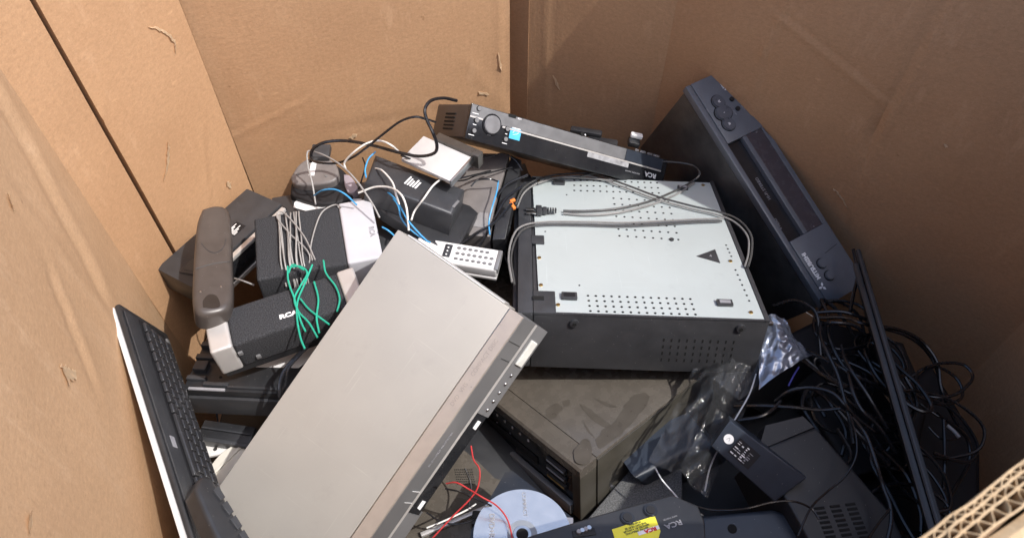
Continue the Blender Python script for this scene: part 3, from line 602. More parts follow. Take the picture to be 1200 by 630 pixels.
# ------------------------------------------------------------------ left stack
# far-left black player with ribbed silver front edge
M, L, w2 = fr((228, 338, .33), (333, 240, .325), (210, 305, .325)); Mg = M
t = thing('flat_player', M, 'black flat player with a bright front edge lying behind the cordless handset', 'disc player')
pbox('cover', (0, .006, -.045), (L, .082, 0), BMET, t, .0015)
pbox('front_panel', (0, -.004, -.052), (L, .0055, -.003), BLKG, t, .002)
pbox('front_trim', (.004, -.0062, -.008), (L - .004, .002, -.0015), SATIN, t, .001)
pbox('lower_trim', (.004, -.0062, -.052), (L - .004, .002, -.045), SATIN, t, .001)
a = on(M, 276, 269); lb = pbox('rating_label', (a.x - .012, a.y - .009, 0), (a.x + .014, a.y + .011, .0004), BLKD, t, 0)
for k in range(6): pbox('label_print', (a.x - .010, a.y - .007 + k * .0028, .0004), (a.x - .002 + .012 * ((k * 7) % 3) / 2, a.y - .0056 + k * .0028, .0006), WHI, lb, 0)
# wide black unit under the grey speaker
M, L, w2 = fr((322, 330, .335), (480, 300, .335), (335, 228, .31)); Mh = M
t = thing('black_amplifier', M, 'wide black unit with a paper sheet on top beneath the wire-wrapped speaker', 'amplifier')
a = on(M, 463, 233); b_ = on(M, 340, 228)
pbox('cover', (0, 0, -.07), (a.x, b_.y, 0), BMET, t, .0015)
p = on(M, 470, 255); pbox('rear_panel', (a.x + .0002, .01, -.065), (a.x + .004, b_.y - .006, -.004), BLK, t, .001)
bm = B()
for k in range(7): box(bm, (a.x + .0042, .02 + k * .012, -.05), (a.x + .0052, .026 + k * .012, -.02))
obj('terminals', bm, BRASS, t)
bm = B(); q = on(M, 400, 229); box(bm, (q.x - .03, q.y - .004, .0), (q.x + .03, q.y - .001, .0005)); q = on(M, 448, 247); cyl(bm, (q.x, q.y, .0002), .003, .0006, 12); obj('screw_hole', bm, PORT, t)
P = [on(M, *p, .0015) for p in ((345, 237), (352, 232), (425, 233), (424, 246), (362, 248), (344, 243))]
tag(obj('paper_sheet', prism(B(), [(p.x, p.y) for p in P], .001, .0016), PAPER, M=M), 'torn white paper sheet lying behind the wire-wrapped speaker', 'paper')
# black chassis below
M, L, w2 = fr((214, 456, .325), (345, 462, .325), (208, 372, .30)); Mc = M
t = thing('plastic_chassis', M, 'black moulded player chassis with clips and rails under the front speaker', 'disc player')
pbox('deck', (0, 0, -.012), (L + .05, w2, 0), BLK, t, .001)
pbox('front_face', (.002, -.004, -.046), (L + .05, .010, -.0125), BMET, t, .002)
pbox('base', (.004, .0105, -.046), (L + .045, w2 - .01, -.0125), BLK, t, .002)
for x0, y0, x1, y1, z in ((.0, .052, .028, .060, .006), (.004, .030, .022, .046, .008), (.0, .074, .02, .082, .007), (.026, .006, .060, .012, .005), (.060, .004, L + .04, .0075, .004), (.0, .015, .026, .022, .005), (.03, .05, .034, .08, .004)):
    pbox('clip', (x0, y0, -.001), (x1, y1, z), BLK2, t, .001)
pbox('rail', (.008, -.001, .0), (.058, .003, .003), GRI, t, .0006)
bm = B(); cyl(bm, (.044, .024, .0003), .002, .0006); obj('screw_hole', bm, PORT, t)
P = [on(M, *p, .001) for p in ((296, 424), (300, 430), (350, 431), (380, 408), (366, 402))]
tag(obj('paper_sheet', prism(B(), [(p.x, p.y) for p in P], .001, .0018), PAPER, M=M), 'white card lying under the front speaker beside the silver player', 'paper')

# speakers
def speaker(M, L, Wy, h, capl, capr, label, wrap, capmat, txt):
    t = thing('satellite_speaker', M, label, 'speaker', 'small bar speakers')
    pbox('cabinet', (.002, .002, -h), (L - .002, Wy - .002, -.004), BLK, t, .004)
    pbox('grille', (capl + .0004, 0, -h * .80), (L - capr - .0004, Wy, 0), FAB, t, .0045, 3)
    if capl: pbox('end_cap', (0, -.001, -h * .82), (capl, Wy + .001, .0015), capmat, t, .0045, 4)
    if capr: pbox('end_cap', (L - capr, -.001, -h * .82), (L, Wy + .001, .0015), capmat, t, .0045, 4)
    return t
M1, L1_, w1 = fr((300, 328, .405), (449, 301, .40), (296, 256, .39))
sp1 = speaker(M1, L1_, w1, .055, 0, .050, 'black cloth speaker with a white end cap, wrapped in grey wire', 1, mat('pearl_plastic', (.50, .50, .53), .35, namt=.03), 'RCA')
q = on(M1, 436, 272); text('RCA', q.x, q.y, .0018, .0105, GRI, sp1, -math.pi / 2, bold=.0003)
M2, L2_, w2b = fr((246, 414, .415), (428, 352, .42), (238, 371, .41))
sp2 = speaker(M2, L2_, w2b, .06, .028, .024, 'black cloth speaker with silver end caps and green wire, in front of the other', 1, SATIN, 'RCA')
q = on(M2, 338, 369); text('RCA', q.x, q.y, .0006, .0095, WHI, sp2, R(-2), bold=.0005, sx=1.25)
for x, y in ((271, 411), (286, 424)):
    pbox('rubber_foot', ((.030 if x < 280 else .048), -.0035, -.020 if x < 280 else -.038), ((.036 if x < 280 else .054), .0, -.014 if x < 280 else -.032), GREYP, sp2, .001)
# grey wire wound round the first speaker
rnd = random.Random(3); P = []
for k in range(11):
    x = .038 + .0026 * k + rnd.uniform(-.003, .003) ; x2 = x + rnd.uniform(-.006, .006)
    P += [(x, -.003, -.02), (x - .001, w1 * .15, .003 + rnd.uniform(0, .003)), ((x + x2) / 2, w1 * .5, .004 + rnd.uniform(0, .004)), (x2, w1 * .9, .003), (x2, w1 + .003, -.01), (x2, w1 * .9, -.058), (x, .0, -.058)]
P += [(.06, -.003, -.02), (.075, w1 * .2, .004), (.05, w1 * .6, .006), (.035, w1 * .9, .006), (.045, w1 * .95, .007), (.07, w1 * .5, .008), (.082, w1 * .1, .006)]
o = obj('wire_bundle', tube(B(), [M1 @ Vector(p) for p in P], .0011, 6, 6), WRG, smooth=True); tag(o, 'grey speaker wire wound many times round the black cloth speaker', 'wire')
def onM(M, lst, z=.003): return [(x, y, M, z) for x, y in lst]
wire('speaker_wire', onM(M1, [(366, 305), (364, 290), (370, 265), (378, 248), (392, 240), (400, 243)], .004), .0011, WRG, 'single grey wire looping over the wire-wrapped speaker towards its white end', 'wire')
GW = [[(337, 312), (338, 330), (345, 350), (352, 375), (358, 388)], [(340, 313), (352, 312), (360, 320), (352, 335), (345, 350), (350, 365), (362, 378), (372, 395)], [(366, 310), (358, 330), (349, 352), (348, 372), (352, 395), (357, 408)],
      [(379, 305), (382, 320), (393, 335), (398, 350), (395, 365)], [(352, 350), (362, 362), (375, 372), (386, 380)], [(368, 330), (373, 350), (371, 372), (374, 390)], [(338, 320), (343, 310), (356, 316)]]
GL = ['green wire hanging straightest over the lettering of the front speaker', 'longest green wire, curling from the top of the front speaker to its lower edge', 'green wire crossing from right to left beside the lettering of the front speaker', 'green wire bending alone over the right part of the front speaker', 'green wire slanting down to the right below the crossing on the front speaker', 'green wire hanging just right of the crossing on the front speaker', 'short green bend at the top left of the green tangle']
for g, gl_ in zip(GW, GL):
    wire('green_wire', onM(M2, g, .0045), .0013, WRGR, gl_, 'wire', 'green wires over the front speaker')

# cordless handset on the left
M, L, w2 = fr((226, 365, .445), (229, 243, .42), (271, 365, .435))
t = thing('cordless_handset', M, 'rounded grey-brown cordless handset standing out at the left edge of the heap', 'phone handset')
# fr() gives y towards p2 only if right handed; keep z towards viewer
fl = 1 if (M.to_3x3() @ Vector((0, 0, 1))).z > 0 else -1
def lh(x, y): p = on(M, x, y, 0); return p.x, p.y
def outline(pts, per=6):
    Q = spline([Vector((x, y, 0)) for x, y in pts] + [Vector((pts[0][0], pts[0][1], 0))], per)[:-1]; return [(p.x, p.y) for p in Q]
def slab(pts, z0, z1, bev, M=None, per=6):
    bm = B(); zz = sorted((z0, z1)); prism(bm, outline(pts, per), *zz)
    bm.faces.ensure_lookup_table()
    top = bm.faces[0] if True else None
    es = list(top.edges)
    bmesh.ops.bevel(bm, geom=es, offset=bev, segments=5, profile=.55, affect='EDGES'); return bm
hs = [lh(*p) for p in ((236, 243), (252, 239), (267, 243), (271, 262), (272, 300), (273, 335), (269, 358), (250, 366), (231, 365), (225, 350), (226, 310), (230, 262))]
if fl > 0: obj('shell', slab(hs, -.03, .0, .010), mat('handset_shell', (.024, .020, .018), .28, dust=.05), t, smooth=True)
else:
    bm = slab(hs, -.03, .0, .010); bmesh.ops.scale(bm, vec=(1, 1, -1), verts=bm.verts); bmesh.ops.translate(bm, vec=(0, 0, 0.0), verts=bm.verts); obj('shell', bm, BROWNP, t, smooth=True)
hd = on(M, 250, 352, 0); hx = -.0002 if fl > 0 else -.0002
zt = .0003 * fl
obj('seam', tube(B(), [(*lh(229, 315), .0002 * fl), (*lh(250, 309), .0004 * fl), (*lh(271, 306), .0002 * fl)], .0005, 5, 3), BLK, t)
obj('belt_mark', slab([lh(*p) for p in ((238, 360), (238, 352), (245, 345), (254, 347), (258, 358), (250, 361))], -.0002 * fl, .0004 * fl, .0001), mat('belt_gloss', (.028, .024, .022), .2), t)
obj('ear_arc', tube(B(), [(*lh(236, 285), .0001 * fl), (*lh(243, 293), .0003 * fl), (*lh(252, 296), .0003 * fl), (*lh(261, 291), .0002 * fl), (*lh(265, 280), .0001 * fl)], .0004, 5, 4), BLK2, t)
for x, y in ((235, 342), (259, 336)): a, b_ = lh(x, y); obj('screw', cyl(B(), (a, b_, .0004 * fl), .0012, .0008, 8), STEEL, t)
# small dark unit behind the handset
M, L, w2 = fr((208, 318, .33), (236, 322, .335), (226, 292, .32)); t = thing('power_brick', M, 'small dark block by the wall edge behind the cordless handset', 'power adapter')
pbox('body', (0, 0, -.03), (L, w2, 0), BLK2, t, .004); pbox('label', (.006, .006, 0), (L - .004, w2 * .6, .0004), DKI, t, 0)

# telephone base at the back
M, L, w2 = fr((345, 222, .335), (392, 222, .335), (345, 182, .34))
t = thing('telephone_base', M, 'round-edged dark telephone base with a white sticker against the back wall', 'telephone base')
def lp_(x, y, z=0): p = on(M, x, y, z); return p.x, p.y
obj('foot', slab([lp_(*p) for p in ((338, 224), (341, 206), (355, 190), (374, 184), (395, 190), (408, 205), (410, 228), (375, 236))], -.06, -.008, .006), BLKD, t, smooth=True)
obj('body', slab([lp_(*p) for p in ((341, 210), (350, 196), (362, 188), (380, 186), (394, 194), (397, 208), (388, 216), (362, 219), (345, 217))], -.012, .006, .005), MAUVE, t, smooth=True)
obj('cradle', box(B(), (lp_(366, 190)[0], lp_(366, 192)[1], .0062), (lp_(388, 190)[0], lp_(366, 177)[1], .018), .003), BLK2, t, smooth=True)
a, b_ = lp_(368, 200); st = obj('sticker', box(B(), (a - .005, b_ - .016, .0055), (a + .004, b_ + .014, .0068)), PAPER, t)
for x, y in ((350, 207), (383, 209)): a, b_ = lp_(x, y); obj('pad', cyl(B(), (a, b_, .0065), .002, .001, 12), GREYP, t)
obj('side_window', slab([lp_(*p) for p in ((402, 202), (410, 204), (418, 216), (416, 222), (408, 224), (403, 214))], -.02, -.004, .002), mat('lilac_plastic', (.30, .26, .29), .4), t, smooth=True)

# black tapered adapter
M, L, w2 = fr((428, 212, .425), (528, 258, .41), (440, 179, .415))
t = thing('router_box', M, 'black tapered box with a printed label lying on the grey unit at the back', 'router')
def la(x, y, z=0): p = on(M, x, y, z); return p.x, p.y
obj('body', prism(B(), [la(*p) for p in ((428, 212), (440, 180), (545, 221), (530, 251))], -.042, 0, .007), BLK2, t, smooth=True)
obj('dock', prism(B(), [la(*p) for p in ((425, 206), (436, 175), (556, 216), (565, 224), (539, 270), (532, 274))], -.062, -.0425, .004), BLK, t, smooth=True)
a, b_ = la(484, 214); lab = obj('label', box(B(), (a - .012, b_ - .012, 0), (a + .012, b_ + .012, .0003)), BLK2, t)
for k in range(5): pbox('label_print', (a - .010 + k * .0045, b_ - .010, .0003), (a - .0075 + k * .0045, b_ + .010 - (k % 3) * .003, .0005), WHI, lab, 0)
a, b_ = la(536, 238); pbox('slot', (a - .003, b_ - .012, -.001), (a + .001, b_ + .006, .0006), GREYP, t, .0002)

# pale metal tray
M, L, w2 = fr((470, 186, .43), (527, 212, .43), (498, 160, .43))
t = thing('metal_tray', M, 'pale brushed metal tray with a raised dark edge behind the black tapered box', 'metal tray')
pbox('plate', (0, 0, -.006), (L, w2, 0), SILV2, t, .001); pbox('dark_rim', (.02, w2 + .0002, -.02), (L + .012, w2 + .014, .006), mat('dull_steel', (.12, .11, .10), .3, metal=.6), t, .001)
pbox('edge', (L + .0002, 0, -.012), (L + .003, w2, .001), STEEL, t, .0004)
# taupe flat box
M, L, w2 = fr((520, 262, .335), (575, 276, .335), (540, 180, .345))
t = thing('cable_modem', M, 'flat taupe plastic box with a shiny corner and blue wire, behind the white remote', 'modem')
a = on(M, 597, 178); b_ = on(M, 578, 274); dr = [on(M, *p) for p in ((500, 272), (528, 196), (556, 179), (597, 180), (580, 240), (574, 277))]
obj('shell', prism(B(), [(p.x, p.y) for p in dr], -.04, 0, .002), MAUVE, t, smooth=True)
c0 = [on(M, *p) for p in ((599, 180), (611, 186), (600, 240), (592, 278), (577, 279), (583, 240))]
obj('dark_side', prism(B(), [(p.x, p.y) for p in c0], -.045, -.004, .001), BLK, t, smooth=True)
c0 = [on(M, *p) for p in ((552, 265), (562, 249), (572, 250), (572, 268))]; obj('glossy_corner', prism(B(), [(p.x, p.y) for p in c0], .0003, .001), mat('glossy_grey', (.25, .24, .24), .12), t)

# white remote control
M, L, w2 = fr((497, 303, .372), (583, 317, .372), (502, 285, .372))
t = thing('remote_control', M, 'white remote control with rows of grey buttons beside the silver player', 'remote control')
L = on(M, 583, 315).x; w2 = on(M, 583, 292).y
pbox('shell', (-.02, 0, -.018), (L, w2, 0), WHP, t, .004, 3); pbox('lower_shell', (-.018, -.0015, -.024), (L - .001, w2 - .001, -.0182), SILV2, t, .002)
pbox('end_cap', (L - .006, .001, -.01), (L + .0008, w2 - .001, .0006), GREYP, t, .0015)
for i in range(7):
    for j in range(3):
        if (i, j) in ((0, 2),): continue
        x = L - .012 - i * .0085; y = w2 * (.24 + .26 * j); obj('key', cyl(B(), (0, 0, 0), .0026, .0018, 12, bev=.0004), GREYP, t, smooth=True).data.transform(Matrix.Translation((x, y, .0008)) @ Matrix.Diagonal((1.15, .8, 1, 1)))
pbox('arrow_pad', (L - .084, w2 * .25, .0002), (L - .073, w2 * .85, .0012), BLK2, t, .0004)
for j in range(3): obj('pad_mark', cyl(B(), (L - .0785, w2 * (.35 + .17 * j), .0015), .0013, .0006, 8), WHI, t)

# dark things behind the slim player
M, L, w2 = fr((668, 152, .33), (705, 158, .33), (668, 140, .33)); t = thing('black_bracket', M, 'black plastic bracket poking up behind the slim player against the back wall', 'bracket')
pbox('plate', (0, 0, -.01), (L, .012, 0), BLK, t, .003); pbox('arm', (L * .6, -.02, -.03), (L + .03, .004, -.008), BLK, t, .004)
M, L, w2 = fr((740, 160, .33), (754, 163, .325), (741, 154, .33)); t = thing('white_plug', M, 'small white and black plug between the slim player and the blue recorder', 'plug')
pbox('cap', (0, .004, -.008), (L, .014, .0), WHP, t, .003); pbox('body', (-.001, -.006, -.02), (L - .002, .010, -.0085), BLK, t, .003)

# ------------------------------------------------------------------ keyboard leaning on the left wall
M, L, w2 = fr((139, 354, .455), (228, 632, .41), (186, 378, .36))
sg = 1 if w2 > 0 else -1
t = thing('computer_keyboard', M, 'black computer keyboard with a white underside leaning against the left wall', 'keyboard')
nz_ = M.to_3x3() @ Vector((0, 0, 1)); 
KEYM = mat('glossy_key', (.03, .03, .033), .22, dust=.05); KL, KW = .44, .118
# top face looks along +z if that points at the viewer
s_ = 1 if nz_.dot(CAM - M.translation) > 0 else -1
def zb(a, b): return (min(a * s_, b * s_), max(a * s_, b * s_))
def kbox(name, x0, x1, y0, y1, za, zc, m, par, bev=.001):
    z0, z1 = zb(za, zc); return pbox(name, (x0, y0, z0), (x1, y1, z1), m, par, bev)
kbox('top_shell', 0, KL, .001, KW, -.008, 0, BLK, t, .006)
kbox('white_base', .001, KL - .001, -.0008, KW - .003, -.0145, -.0083, WHP, t, .004)
kbox('palm_rest', .012, KL - .012, .004, .034, .0002, .0022, BLK2, t, .002)
kbox('key_well', .010, KL - .012, .040, KW - .018, .0002, .0010, BLKD, t, .0005)
rows = [(.0415, .0135), (.0565, .0135), (.0715, .0135), (.0865, .0135)]
r0 = Vector(on(M, 186, 378)); 
proto = {}
def key(x, y, dx, dy):
    k = (round(dx, 4), round(dy, 4))
    if k not in proto:
        bm = B(); z0, z1 = zb(.0012, .0062); box(bm, (0, 0, z0), (dx, dy, z1), .0016, 2); me = bpy.data.meshes.new('key'); bm.to_mesh(me); bm.free(); me.materials.append(KEYM)
        for p in me.polygons: p.use_smooth = True
        proto[k] = me
    o = bpy.data.objects.new('key', proto[k]); COL.objects.link(o); o.parent = t; o.location = (x, y, 0)
n_keys = 0
for ri, (y, dy) in enumerate(rows):
    x = .016 + .004 * ri
    while x < KL - .040 and n_keys < 96:
        wd = .0135
        if ri == 0 and .15 < x < .17: wd = .085
        if x + wd > KL - .02: break
        key(x, y, wd, dy); x += wd + .0018; n_keys += 1
for k in range(3): kbox('media_strip', .016 + k * .13, .13 + k * .13, KW - .0165, KW - .010, .0002, .003, GREYP, t, .0008)
kbox('keyboard_badge', .19, .205, .016, .026, .0022, .0026, GRI, t, 0)

# black handset over keyboard, bottom left
M, L, w2 = fr((236, 566, .43), (286, 660, .42), (262, 566, .41))
s2 = 1 if (M.to_3x3() @ Vector((0, 0, 1))).dot(CAM - M.translation) > 0 else -1
t = thing('black_remote', M, 'curved black remote with segmented buttons lying over the keyboard at the bottom left', 'remote control')
def lq(x, y): p = on(M, x, y, 0); return p.x, p.y
pts = [lq(*p) for p in ((229, 572), (233, 560), (241, 556), (250, 561), (262, 580), (285, 618), (305, 655), (275, 660), (250, 620))]
z0, z1 = (-.022, 0) if s2 > 0 else (0, .022)
bm = slab(pts, -.022, 0, .006)
if s2 < 0: bmesh.ops.scale(bm, vec=(1, 1, -1), verts=bm.verts)
obj('shell', bm, BLK, t, smooth=True)
for k in range(4):
    c = [lq(*p) for p in ((255 + 10 * k, 570 + 17 * k), (263 + 10 * k, 583 + 17 * k), (258 + 10 * k, 587 + 17 * k), (249 + 10 * k, 575 + 17 * k))]
    bm = B(); prism(bm, c, *sorted((-.001 * s2, .0022 * s2)), .0005); obj('button', bm, BLK2, t, smooth=True)

# ------------------------------------------------------------------ bits in the gap at lower left
M, L, w2 = fr((231, 511, .25), (292, 520, .25), (232, 490, .25)); t = thing('slatted_drawer', M, 'small ribbed black drawer below the moulded chassis at lower left', 'drawer')
pbox('tray', (0, 0, -.03), (L, w2, 0), BLK, t, .002)
pbox('front_lip', (0, -.006, -.02), (L, -.0003, .004), BLK2, t, .001); pbox('slat', (.002, w2 * .45, .0003), (L - .002, w2 * .55, .004), BLK2, t, .0008)
M, L, w2 = fr((237, 536, .235), (268, 530, .235), (232, 514, .235)); t = thing('white_plate', M, 'small white plastic plate with a screw below the ribbed black drawer', 'plastic plate')
pbox('plate', (-.01, 0, -.006), (L, w2, 0), WHP, t, .002); obj('screw', cyl(B(), (L * .5, w2 * .3, .0006), .0028, .0016, 12), STEEL, t, smooth=True)
M, L, w2 = fr((240, 566, .245), (286, 520, .245), (246, 548, .245)); t = thing('cream_panel', M, 'cream plastic panel with a rounded corner tucked beside the silver player', 'plastic panel')
bm = slab([(p.x, p.y) for p in (on(M, *q) for q in ((244, 548), (262, 528), (288, 516), (310, 520), (290, 560), (262, 575), (248, 570)))], -.006, 0, .0015); obj('panel', bm, CREAM, t, smooth=True)
pbox('rib', (.005, -.002, .0003), (L, .002, .003), CREAM, t, .0006)

# ------------------------------------------------------------------ bottom middle
M, L, w2 = fr((498, 640, .20), (640, 650, .20), (520, 520, .19))
t = thing('grey_subframe', M, 'bare grey metal frame plate seen under the red wires', 'metal frame')
obj('plate', prism(B(), [(p.x, p.y) for p in (on(M, *q) for q in ((440, 660), (500, 560), (535, 520), (560, 540), (580, 560), (620, 570), (600, 660)))], -.01, 0), BROWN, t)
pbox('rail', (.0, .012, .001), (.10, .018, .008), SATIN, t, .001).data.transform(Matrix.Rotation(R(28), 4, 'Z'))
bm = B()
for i in range(10):
    for j in range(7):
        p = on(M, 533 + i * 2.2 + j * .6, 550 + j * 2.8); cyl(bm, (p.x, p.y, .0006), .0009, .0006, 6)
obj('perforations', bm, PORT, t)
pbox('strut', (.06, .03, .001), (.11, .05, .014), BLK, t, .002)
# disc drive with the disc
M, L, w2 = fr((560, 640, .30), (650, 642, .30), (600, 555, .29))
t = thing('optical_drive', M, 'open disc drive with a white label plate under the black RCA unit', 'disc drive')
t['label'] = 'open black disc drive under the silver disc beside the red wires'
def lo(x, y, z=0): p = on(M, x, y, z); return (p.x, p.y)
obj('tray', prism(B(), [lo(*p) for p in ((548, 665), (552, 620), (592, 552), (600, 550), (672, 606), (662, 625), (640, 665))], -.03, -.002), BLKG, t)
pbox('corner_plate', (*lo(648, 622), -.0015), (lo(672, 622)[0], lo(660, 606)[1], .001), WHP, t, .0005)
a, b_ = lo(612, 628)
dsc = tag(obj('compact_disc', cyl(B(), (0, 0, 0), .06, .0012, 96), mat('disc_mirror', (.70, .69, .67), .2, metal=.8, namt=.05), smooth=True, M=M @ Matrix.Translation((a, b_, .0045))), 'silver disc sitting in the open disc drive at the bottom', 'disc')
text('DVD+RW', -.038, .006, .0010, .0095, GRI, dsc, R(-88), bold=.0002); text('COMPACT', .002, .040, .0010, .0068, GRI, dsc, R(-85))
obj('disc_hub', cyl(B(), (0, 0, .0009), .0185, .0008, 40), mat('clear_hub', (.25, .27, .3), .1), dsc, smooth=True)
obj('hub_ring', cyl(B(), (0, 0, .0014), .011, .0016, 32), STEEL, dsc, smooth=True)
obj('spindle_hole', cyl(B(), (0, 0, .0024), .0075, .0006, 24), PORT, dsc, smooth=True)

# black RCA unit with yellow label, bottom
M, L, w2 = fr((560, 652, .415), (826, 612, .395), (600, 600, .405))
t = thing('black_receiver', M, 'matt black box with a yellow warning label at the bottom edge', 'receiver')
def lz(x, y, z=0): p = on(M, x, y, z); return (p.x, p.y)
pts = [lz(*p) for p in ((826, 612), (818, 592), (788, 579), (700, 603), (625, 626), (560, 650), (570, 720), (830, 690))]
obj('cover', prism(B(), pts, -.06, 0, .002), BLK, t, smooth=True)
pt2 = [lz(*p) for p in ((708, 616), (766, 605), (770, 618), (773, 640), (712, 652))]
lb = obj('yellow_label', prism(B(), [lz(*p) for p in ((717, 620), (767, 604), (774, 622), (770, 636), (726, 650))], .0002, .0006), YEL, t)
an = math.atan2(lz(767, 604)[1] - lz(717, 620)[1], lz(767, 604)[0] - lz(717, 620)[0])
a, b_ = lz(758, 621.5); obj('white_band', box(B(), (-.013, -.0022, .0007), (.013, .0022, .0010)), WHI, lb).data.transform(Matrix.Translation((a + .002, b_, 0)) @ Matrix.Rotation(an, 4, 'Z'))
text('RCA', a + .004, b_, .0012, .0055, REDI, lb, an + math.pi, bold=.0003, sx=1.3)
for k, s3 in enumerate(('WARNING', 'THIS UNIT MUST BE', 'SERVICED BY A DEALER', 'BEFORE OPERATING')):
    a, b_ = lz(744 + .8 * k, 613 + 2.9 * k * 1.0); text(s3, a, b_, .0008, .0030, DKI, lb, an + math.pi)
a, b_ = lz(789, 614); text('RCA', a, b_, .0006, .0085, GRI, t, an + math.pi, bold=.0002, sx=1.25); text('HOME THEATER', a - .001, b_ + .008, .0005, .0024, GRI, t, an + math.pi)
for x, y in ((735, 607), (762, 598)):
    a, b_ = lz(x, y); f = obj('recessed_foot', cyl(B(), (a, b_, .001), .008, .003, 24, bev=.001), BLKG, t, smooth=True); obj('foot_pad', cyl(B(), (a, b_, .003), .005, .001, 20), BLKD, f)
for k in range(4):
    a, b_ = lz(678 + 4 * k, 624 - k * 1.5); obj('connector', cyl(B(), (a, b_, .002), .0025, .005, 10), STEEL if k % 2 else GRI, t, smooth=True)
pbox('connector_plate', (lz(672, 630)[0], lz(672, 630)[1], .0002), (lz(697, 620)[0], lz(697, 618)[1] , .0012), BLKD, t, .0003)

# grey cloth speaker underneath
M, L, w2 = fr((672, 615, .21), (760, 590, .21), (745, 540, .21)); t = thing('grey_cloth_speaker', M, 'grey cloth-fronted speaker mostly buried under the brown receiver', 'speaker')
pp = [on(M, *q) for q in ((660, 640), (742, 545), (800, 548), (800, 640))]; obj('grille', prism(B(), [(p.x, p.y) for p in pp], -.05, 0, .004), FABG, t, smooth=True); pbox('cabinet', (0, 0, -.12), (.11, .10, -.051), BLK, t, .004)

# ------------------------------------------------------------------ lower right dark heap
def plate(name, tname, pxs, z, th, m, label, cat, bev=.004, group=None, part='shell'):
    M, L, w2 = fr((*pxs[0], z[0]), (*pxs[1], z[1]), (*pxs[2], z[2])); t = thing(name, M, label, cat, group)
    pp = [on(M, *q) for q in pxs]; fl = 1 if (M.to_3x3() @ Vector((0, 0, 1))).dot(CAM - M.translation) > 0 else -1
    bm = prism(B(), [(p.x, p.y * fl) for p in pp], -th, 0, bev)
    if fl < 0:
        for v in bm.verts: v.co.y *= -1; v.co.z *= -1
        bmesh.ops.reverse_faces(bm, faces=bm.faces)
    obj(part, bm, m, t, smooth=True); return t, M, fl
# long adapter with a round white sticker
t, M, fl = plate('power_adapter', '', [(833, 522), (908, 588), (945, 560), (855, 492)], (.34, .32, .345), .05, NAVY, 'long blue-black box with a round white sticker and printed label', 'power adapter', .002)
p = on(M, 854, 514); f = obj('round_sticker', cyl(B(), (p.x, p.y, 0), .0062, .0012, 28), PAPER, t); obj('sticker_print', tube(B(), [(p.x - .002, p.y - .002, .0008 * fl), (p.x, p.y + .002, .0008 * fl), (p.x + .002, p.y - .002, .0008 * fl)], .0003, 5), GRI, f)
p = on(M, 872, 531); lb = pbox('rating_label', (p.x - .016, p.y - .012, -.0006), (p.x + .016, p.y + .012, .0006), BLKD, t, 0)
rl = random.Random(5)
for x0, x1, y0, y1 in [(-.014 + .0062 * i, -.014 + .0062 * i + rl.uniform(.002, .0055), -.010 + .0029 * j, -.010 + .0029 * j + rl.uniform(.0006, .0018)) for i in range(4) for j in range(7) if rl.random() < .75]:
    pbox('label_print', (p.x + x0, p.y + y0, -.0009), (p.x + x1, p.y + y1, .0009), WHI if x0 < 0 else GRI, lb, 0)
# blue-black curved casing
plate('scanner_lid', '', [(745, 562), (790, 540), (835, 520), (905, 585), (900, 612), (790, 616)], (.24, .24, .235), .06, NAVY, 'smooth blue-black casing between the grey speaker cloth and the long box', 'scanner', .012)
t, M, fl = plate('monitor_back', '', [(822, 604), (905, 596), (965, 612), (1040, 660), (900, 720), (815, 680)], (.30, .30, .30), .06, NAVY, 'blue-black casing with a round hole at the very bottom right of the heap', 'monitor', .006)
p = on(M, 858, 619); obj('round_hole', cyl(B(), (p.x, p.y, 0), .0058, .0012, 24), PORT, t)
# vented box
t, M, fl = plate('vented_box', '', [(889, 527), (956, 500), (1045, 600), (1075, 665), (985, 700)], (.33, .325, .315), .10, BLKM, 'large matt black box with rows of slot vents among the cables at lower right', 'projector', .004, part='cover')
v0, v1, v2 = on(M, 960, 595), on(M, 1000, 590), on(M, 978, 640); bm = B()
for i in range(9):
    for j in range(3):
        c = v0 + (v2 - v0) * i / 8 + (v1 - v0) * j / 2.2; d = (v1 - v0).normalized(); q = Vector((-d.y, d.x, 0)) * .0016; e = d * .0065
        prism(bm, [(v.x, v.y) for v in (c - e - q, c + e - q, c + e + q, c - e + q)], -.0008, .0008)
obj('vent_slots', bm, PORT, t)
pp = [on(M, *q) for q in ((890, 526), (898, 497), (942, 486), (955, 499))]; obj('sloped_panel', prism(B(), [(p.x, p.y) for p in pp], *sorted((-.03 * fl, -.003 * fl)), .0), BLKM, t)
# case at centre right
plate('fabric_case', '', [(868, 470), (893, 450), (945, 412), (985, 440), (965, 480), (905, 492)], (.30, .30, .29), .05, BLKM, 'soft black case beside the foil bag', 'case', .008)
wire('case_piping', [(924, 452, .305), (930, 440, .305), (936, 430, .30)], .0012, mat('violet_blue', (.05, .05, .25), .4), 'short violet-blue cord on the soft black case', 'cord')
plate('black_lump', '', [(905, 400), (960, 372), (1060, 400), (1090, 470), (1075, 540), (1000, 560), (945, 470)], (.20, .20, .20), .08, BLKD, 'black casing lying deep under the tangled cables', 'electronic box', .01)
plate('dark_panel', '', [(1040, 470), (1092, 425), (1150, 520), (1150, 600), (1080, 680), (960, 680)], (.17, .17, .17), .06, BLKD, 'flat black casing behind the thin leaning panel, widened as shade over the bin floor', 'electronic box', .01)  # black sheet widened over the bin floor, standing in for deep shade
